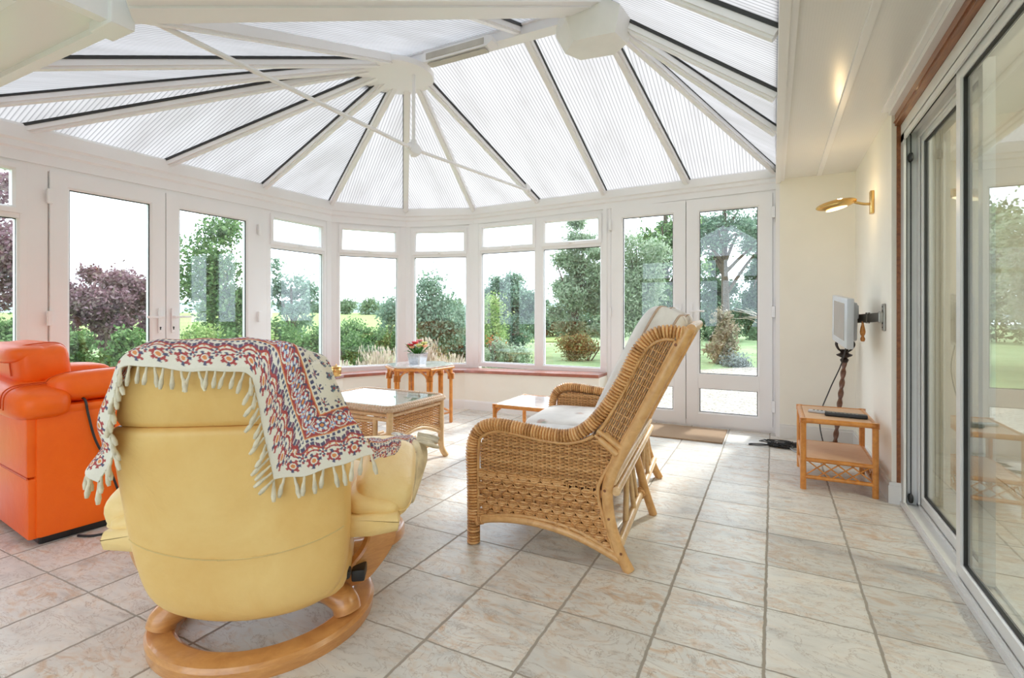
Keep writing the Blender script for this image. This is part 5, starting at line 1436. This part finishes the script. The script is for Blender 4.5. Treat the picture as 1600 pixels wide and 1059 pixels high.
def bush(name, label, base, blobs, n, size, mat, cat='shrub', group=None, aspect=1.7, k=16, cr=(.15, .3), kind=None):
    root = empty(name, base, 0, label, cat, group, kind)
    mb = MB()
    for q in range(6):
        c = blobs[q % len(blobs)]; d = RNG.normal(size=3)
        mb.tube(catmull([(c[0]*.6+.05*d[0], c[1]*.6+.05*d[1], -.05), (c[0]*.8+.1*d[0], c[1]*.8+.1*d[1], c[2]*.6), (c[0]+d[0]*c[3]*.4, c[1]+d[1]*c[4]*.4, c[2]+c[5]*.5)], 4), [.018]*9, 5)
    mb.build('stem', G['bark'], root)
    bl = []
    for c in blobs: bl += subclumps(c[:3], c[3:], max(4, int(k*c[3]*c[5]/sum(x[3]*x[5] for x in blobs))), *cr)
    leaf_mesh('foliage', blob_pts(bl, n, .3), size, mat, root, aspect)
    return root

def px(d): return d/798       # metres per pixel at distance d
def top(v, d): return 1.06-(v-489)*px(d)

# copper leaved trees and the green hedge beyond the yellow recliner
tree('purple_leaf_tree', 'tall purple leaved tree outside the tall window beside the French doors', W(-30, 8.6), 3.4, [(0, 0, 2.3, 1.0, 1.0, 1.5), (.35, .1, 1.6, .7, .8, .9)], 7500, .065, G['copper'], .07)
tree('purple_leaf_tree', 'wide lower purple leaved tree seen through the French doors behind the yellow recliner', W(165, 9.5), 2.0, [(-.42, -.1, 1.72, .62, .6, .80), (.48, .15, 1.62, .55, .5, .75), (0, 0, 1.1, 1.0, .6, .7), (-.5, -.2, 1.0, .6, .5, .6), (.5, .2, .9, .55, .5, .55)], 12000, .060, G['copper'], .06, cr=(.14, .30))
bush('leafy_shrub', 'bright green shrub below the purple trees, outside the French doors behind the recliner', W(150, 7.6), [(-.8, -.6, .50, .65, .5, .5), (-.2, -.2, .54, .6, .5, .50), (.42, .3, .52, .55, .5, .48), (-.6, -.45, .1, .8, .5, .42), (.1, .1, .1, .8, .5, .42), (.5, .4, .1, .5, .4, .4)], 14000, .055, G['mid'])
bush('leafy_shrub', 'lime green shrub outside the tall window beside the French doors', W(0, 7.2), [(-.2, 0, .55, .6, .5, .5), (.1, .1, .3, .7, .5, .5)], 3500, .055, G['lime'])
tree('slim_green_tree', 'slim upright green tree beyond the right leaf of the doors behind the recliner', W(340, 9.2), 2.4, [(0, 0, 2.1, .34, .36, 1.0), (-.25, 0, 1.5, .40, .3, .45), (.30, .1, 1.4, .42, .3, .65), (.05, 0, .7, .60, .5, .7)], 7500, .062, G['mid'], .07)
bush('leafy_shrub', 'pale green shrub at the foot of the slim upright tree', W(345, 7.8), [(-.25, -.2, .50, .42, .4, .42), (.25, .2, .55, .42, .4, .42), (0, 0, .2, .6, .4, .3)], 4200, .05, G['lime'])
# seen through the bay
tree('sparse_young_tree', 'sparse small tree with open branches beyond the brass pot window', W(455, 9.6), 1.9, [(-.30, -.1, 1.72, .46, .4, .42), (.32, .1, 1.55, .46, .4, .46), (0, 0, 1.15, .4, .4, .35)], 1900, .060, G['grey'], .045, k=30, cr=(.10, .2))
bush('leafy_shrub', 'dense dark green shrub at the foot of the sparse young tree', W(440, 8.8), [(-.15, -.1, .55, .36, .35, .55), (-.2, 0, .15, .5, .4, .4)], 3600, .05, G['mid'])
def hedge(name, label, u0, u1, d0, d1, ztop, n, mat, thick=.5, size=.055):
    root = empty(name, W((u0+u1)/2, (d0+d1)/2), 0, label, 'hedge', None)
    A, B = W(u0, d0), W(u1, d1); t = RNG.random(n); nrm = V((-(B-A).y, (B-A).x, 0)).normalized()
    x = RNG.normal(size=n)*.32*thick; zz = RNG.random(n)**.75*(ztop-GZ)+RNG.normal(size=n)*.06; zz += .10*np.sin(t*23)+.07*np.sin(t*51+2)
    P = np.stack([A.x+(B.x-A.x)*t+nrm.x*x, A.y+(B.y-A.y)*t+nrm.y*x, GZ+np.maximum(.02, zz)], axis=1)-np.array(root.location)
    leaf_mesh('foliage', P, size, mat, root)
    mb = MB(); c = A.lerp(B, .5)-V(root.location)
    a, b = A-V(root.location), B-V(root.location)
    for k in range(9):
        p = a.lerp(b, (k+.5)/9); mb.tube([p+V((0, 0, -.05)), p+V((.04, .03, (ztop-GZ)*.5)), p+V((-.03, 0, (ztop-GZ)*.85))], [.03, .022, .01], 5)
    mb.build('stem', G['bark'], root)
hedge('garden_hedge', 'clipped green hedge between the garden and the pale field', 395, 780, 13.5, 16.5, .64, 12000, G['mid'], .7, .07)
hedge('garden_hedge', 'dark green hedge behind the lawn and the flower bed', 690, 960, 22, 27, 1.0, 9000, G['dark'], 1.2, .11)
bush('flowering_shrub', 'yellow green shrub in front of the field hedge, near the brass pot window', W(480, 8.2), [(-.1, 0, .12, .35, .3, .35), (.25, .1, .05, .3, .3, .3)], 2600, .045, G['lime'])
bush('leafy_shrub', 'rounded green shrub in the middle of the field view window', W(562, 9.6), [(-.1, 0, .36, .34, .3, .34), (.2, .1, .22, .34, .3, .30)], 2000, .055, G['mid'])
def tuft(base, H, n, spread, label):
    root = empty('dry_grass_tuft', base, 0, label, 'ornamental grass', 'dry ornamental grasses below the bay windows'); mb = MB()
    for i in range(n):
        a = RNG.random()*2*PI; r = spread*RNG.random()**.6; h = H*(.6+.5*RNG.random()); b0 = V((.25*spread*math.cos(a*3.1)*RNG.random(), .25*spread*math.sin(a*2.3)*RNG.random(), 0))
        p1 = b0+V((r*.35*math.cos(a), r*.35*math.sin(a), h*.6)); p2 = b0+V((r*math.cos(a), r*math.sin(a), h)); s = V((-math.sin(a), math.cos(a), 0))*.005
        mb.add([b0-s, b0+s, p1+s*.9, p1-s*.9, p2], [(0, 1, 2, 3), (3, 2, 4)])
        if i % 3 == 0:
            q = p2; mb.add([q-s*2, q+V((0, 0, .03)), q+s*2, q-V((0, 0, .06))], [(0, 1, 2, 3)])
    mb.build('blades', G['straw'], root)
for k, (u, d, H, sp) in enumerate(((425, 7.2, .55, .40), (468, 7.0, .62, .40), (508, 7.3, .50, .40), (548, 7.1, .60, .42), (590, 7.4, .78, .45), (622, 7.6, .70, .42), (660, 8.2, .85, .42), (700, 8.0, .62, .45), (735, 8.4, .50, .40))):
    tuft(W(u, d), H*(.80 if u < 580 else .86), 420, sp*.72, 'tuft of dry straw coloured ornamental grass below the bay windows')
tree('bushy_garden_tree', 'bushy green tree behind the flower pot on the hexagonal table', W(672, 10.6), 1.7, [(0, 0, 1.15, .50, .5, .52), (-.62, -.25, 1.15, .42, .35, .36), (.35, .2, .98, .42, .4, .38), (-.05, 0, 1.72, .14, .15, .30)], 5600, .058, G['grey'], .09)
bush('russet_bush', 'brown and green conical bush below the bushy garden tree', W(668, 9.6), [(0, 0, .25, .26, .25, .45), (0, 0, .05, .34, .3, .3)], 3000, .045, G['russet'])
bush('leafy_shrub', 'dark rounded shrub on the lawn edge beyond the pot of flowers', W(716, 12), [(0, 0, .35, .5, .5, .5)], 2600, .06, G['dark'])
tree('golden_tree', 'small golden green tree left of the dense trees in the double window', W(764, 14), 1.6, [(0, 0, 1.0, .26, .3, .62), (.05, 0, .5, .4, .4, .4)], 2400, .06, G['lime'], .05)
tree('dense_garden_tree', 'dense green trees filling the left pane of the double window', W(800, 17), 2.4, [(-.7, 0, 1.50, .66, .6, .95), (-.1, .1, 1.65, .64, .6, .95), (.6, .1, 1.60, .64, .6, .95), (0, 0, .8, 1.3, .7, .8)], 13000, .075, G['grey'], .09)
tree('weeping_tree', 'large soft green tree in the right pane of the double window', W(898, 14.5), 2.9, [(-.15, 0, 2.0, .85, .8, 1.15), (.48, 0, 3.2, .65, .5, 1.0), (-.45, 0, 1.2, .5, .6, .9), (.35, .2, 1.1, .8, .6, .9), (.15, .3, 1.7, .7, .4, 1.0), (.2, -.2, 2.3, .6, .4, .6)], 17000, .065, G['pale'], .10, aspect=2.4)
bush('russet_bush', 'reddish green low bush at the foot of the large soft tree', W(905, 13), [(-.25, -.1, .30, .38, .35, .24), (.28, .1, .30, .36, .35, .22)], 2800, .055, G['russet'])
bush('flowering_shrub', 'low yellow green shrubs with small flowers below the double window', W(792, 8.9), [(-.25, -.1, .50, .30, .3, .34), (.22, .1, .46, .30, .3, .32), (0, -.2, .2, .5, .3, .3)], 4800, .042, G['pale'])
bush('leafy_shrub', 'low green border plants at the lawn edge below the double window', W(885, 7.6), [(-.25, -.1, .12, .32, .22, .16), (.25, .15, .10, .32, .22, .15)], 2600, .04, G['mid'])
bush('flowering_plant', 'small plant with orange red flowers in the border', W(776, 11.5), [(0, 0, .55, .10, .09, .10)], 120, .045, leafmat('orange_flowers', [C(.60, .10, .02), C(.70, .20, .04), C(.10, .25, .05)], .2), k=5)
# beyond the far French doors
tree('pale_willow', 'pale willow like tree beyond the left leaf of the doors beside the cream wall', W(992, 11.5), 2.7, [(-.1, 0, 2.3, .42, .5, 1.0), (0, 0, 1.1, .45, .5, .9), (.25, .1, 1.7, .35, .4, 1.2)], 9000, .050, G['pale'], .07, aspect=2.6)
tree('tall_dark_tree', 'tall dark green tree rising behind the pale willow', W(1040, 14.6), 4.6, [(0, 0, 3.5, .85, .8, 1.3), (-.2, 0, 1.9, .8, .8, 1.4), (.5, 0, 2.6, .7, .7, 1.2)], 9000, .085, G['mid'], .14)
tree('spreading_tree', 'big spreading tree with sky showing through, beyond the door beside the cream wall', W(1132, 18.5), 5.6, [(-.1, 0, 4.7, 1.6, 1.0, 1.1), (1.0, .2, 4.2, 1.2, 1.0, 1.1), (-.7, .2, 3.6, .7, .6, .8)], 5200, .095, G['grey'], .17, k=44, cr=(.25, .5), branches=14)
tree('conifer', 'dark conifer at the back of the lawn beyond the French doors', W(1118, 22), 3.6, [(0, 0, 1.0, 1.1, 1.0, 1.1), (0, 0, 2.2, .8, .8, 1.0), (0, 0, 3.1, .4, .4, .7)], 6500, .10, G['dark'], .12)
tree('conifer', 'second dark conifer, behind the bare branches at the door edge', W(1190, 23), 4.6, [(0, 0, 1.2, 1.3, 1.0, 1.2), (0, 0, 2.8, 1.1, .9, 1.2), (0, 0, 4.0, .6, .5, .9)], 7000, .11, G['dark'], .12)
hedge('garden_hedge', 'dark boundary hedge beyond the lawn outside the French doors', 960, 1400, 28, 31, 1.7, 9000, G['dark'], 1.2, .12)
bush('dry_shrub', 'beige dry shrub standing on the lawn by the gravel', W(1130, 12.2), [(0, 0, .75, .22, .22, .42), (-.05, 0, .25, .26, .25, .4)], 2600, .055, leafmat('dry_leaves', [C(.34, .27, .18), C(.48, .40, .30), C(.30, .32, .18)], .3), aspect=2.2)
bush('lavender_clump', 'grey green clump at the gravel edge beside the beige dry shrub', W(1150, 11.6), [(.05, 0, .0, .28, .25, .26)], 1600, .045, leafmat('grey_leaves', [C(.25, .28, .27), C(.38, .42, .40)], .2))
root = empty('bare_branch', W(1178, 13), 0, 'bare pale branches spreading beside the beige dry shrub', 'branch')
mb = MB()
for k in range(14):
    a = .2+.16*k; p0 = V((.7, .4, .7)); e = V((-.55+.13*k*.4, -.2+.1*RNG.random(), 1.05+.35*RNG.random())); mb.tube(catmull([p0+V((0, 0, -.8)) if k == 0 else p0, p0.lerp(e, .5)+V((0, 0, .15*RNG.random())), e], 6), [.018*(1-.8*i/13) for i in range(13)], 5)
mb.build('twigs', G['palebark'], root)
tree('garden_tree', 'round green tree outside to the side of the cream end wall', W(1330, 14), 4.5, [(0, 0, 2.8, 1.7, 1.4, 1.6), (-.4, 0, 1.4, 1.4, 1.2, 1.0)], 8000, .09, G['mid'], .16)
# distant trees beyond the field
for k, (u, d, h, w_) in enumerate(((330, 120, 4.6, 5), (388, 128, 4.0, 6), (455, 150, 4.2, 8), (500, 150, 3.6, 7), (540, 118, 4.4, 4), (578, 112, 4.6, 5), (612, 135, 3.6, 7), (650, 120, 4.2, 6), (700, 110, 5, 6))):
    z0 = .9; root = empty('distant_tree', W(u, d, z0-.5), 0, 'hazy green tree on the far side of the pale field', 'tree', 'distant trees beyond the field')
    bl = subclumps((0, 0, h*.45), (w_*.45, w_*.45, h*.28), 10, h*.22, h*.38); leaf_mesh('crown', blob_pts(bl, 1100, .4), .42, G['far'], root)
    mb = MB(); mb.tube([(0, 0, 0), (0, 0, h*.5)], .2, 6); mb.build('trunk', G['bark'], root)
# low hills
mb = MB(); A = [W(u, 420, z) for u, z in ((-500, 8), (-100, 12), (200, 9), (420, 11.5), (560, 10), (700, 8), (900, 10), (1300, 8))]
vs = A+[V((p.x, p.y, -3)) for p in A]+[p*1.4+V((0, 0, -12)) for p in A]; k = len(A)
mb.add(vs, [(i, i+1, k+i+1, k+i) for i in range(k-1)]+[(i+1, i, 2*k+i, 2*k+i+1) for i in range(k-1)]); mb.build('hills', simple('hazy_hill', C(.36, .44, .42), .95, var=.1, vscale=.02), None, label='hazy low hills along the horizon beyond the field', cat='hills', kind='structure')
# behind the camera
tree('garden_tree', 'green tree in the garden behind the camera', V((-6.5, -7, GZ)), 3.5, [(0, 0, 2.0, 1.2, 1.2, 1.2)], 2500, .10, G['mid'], .1)
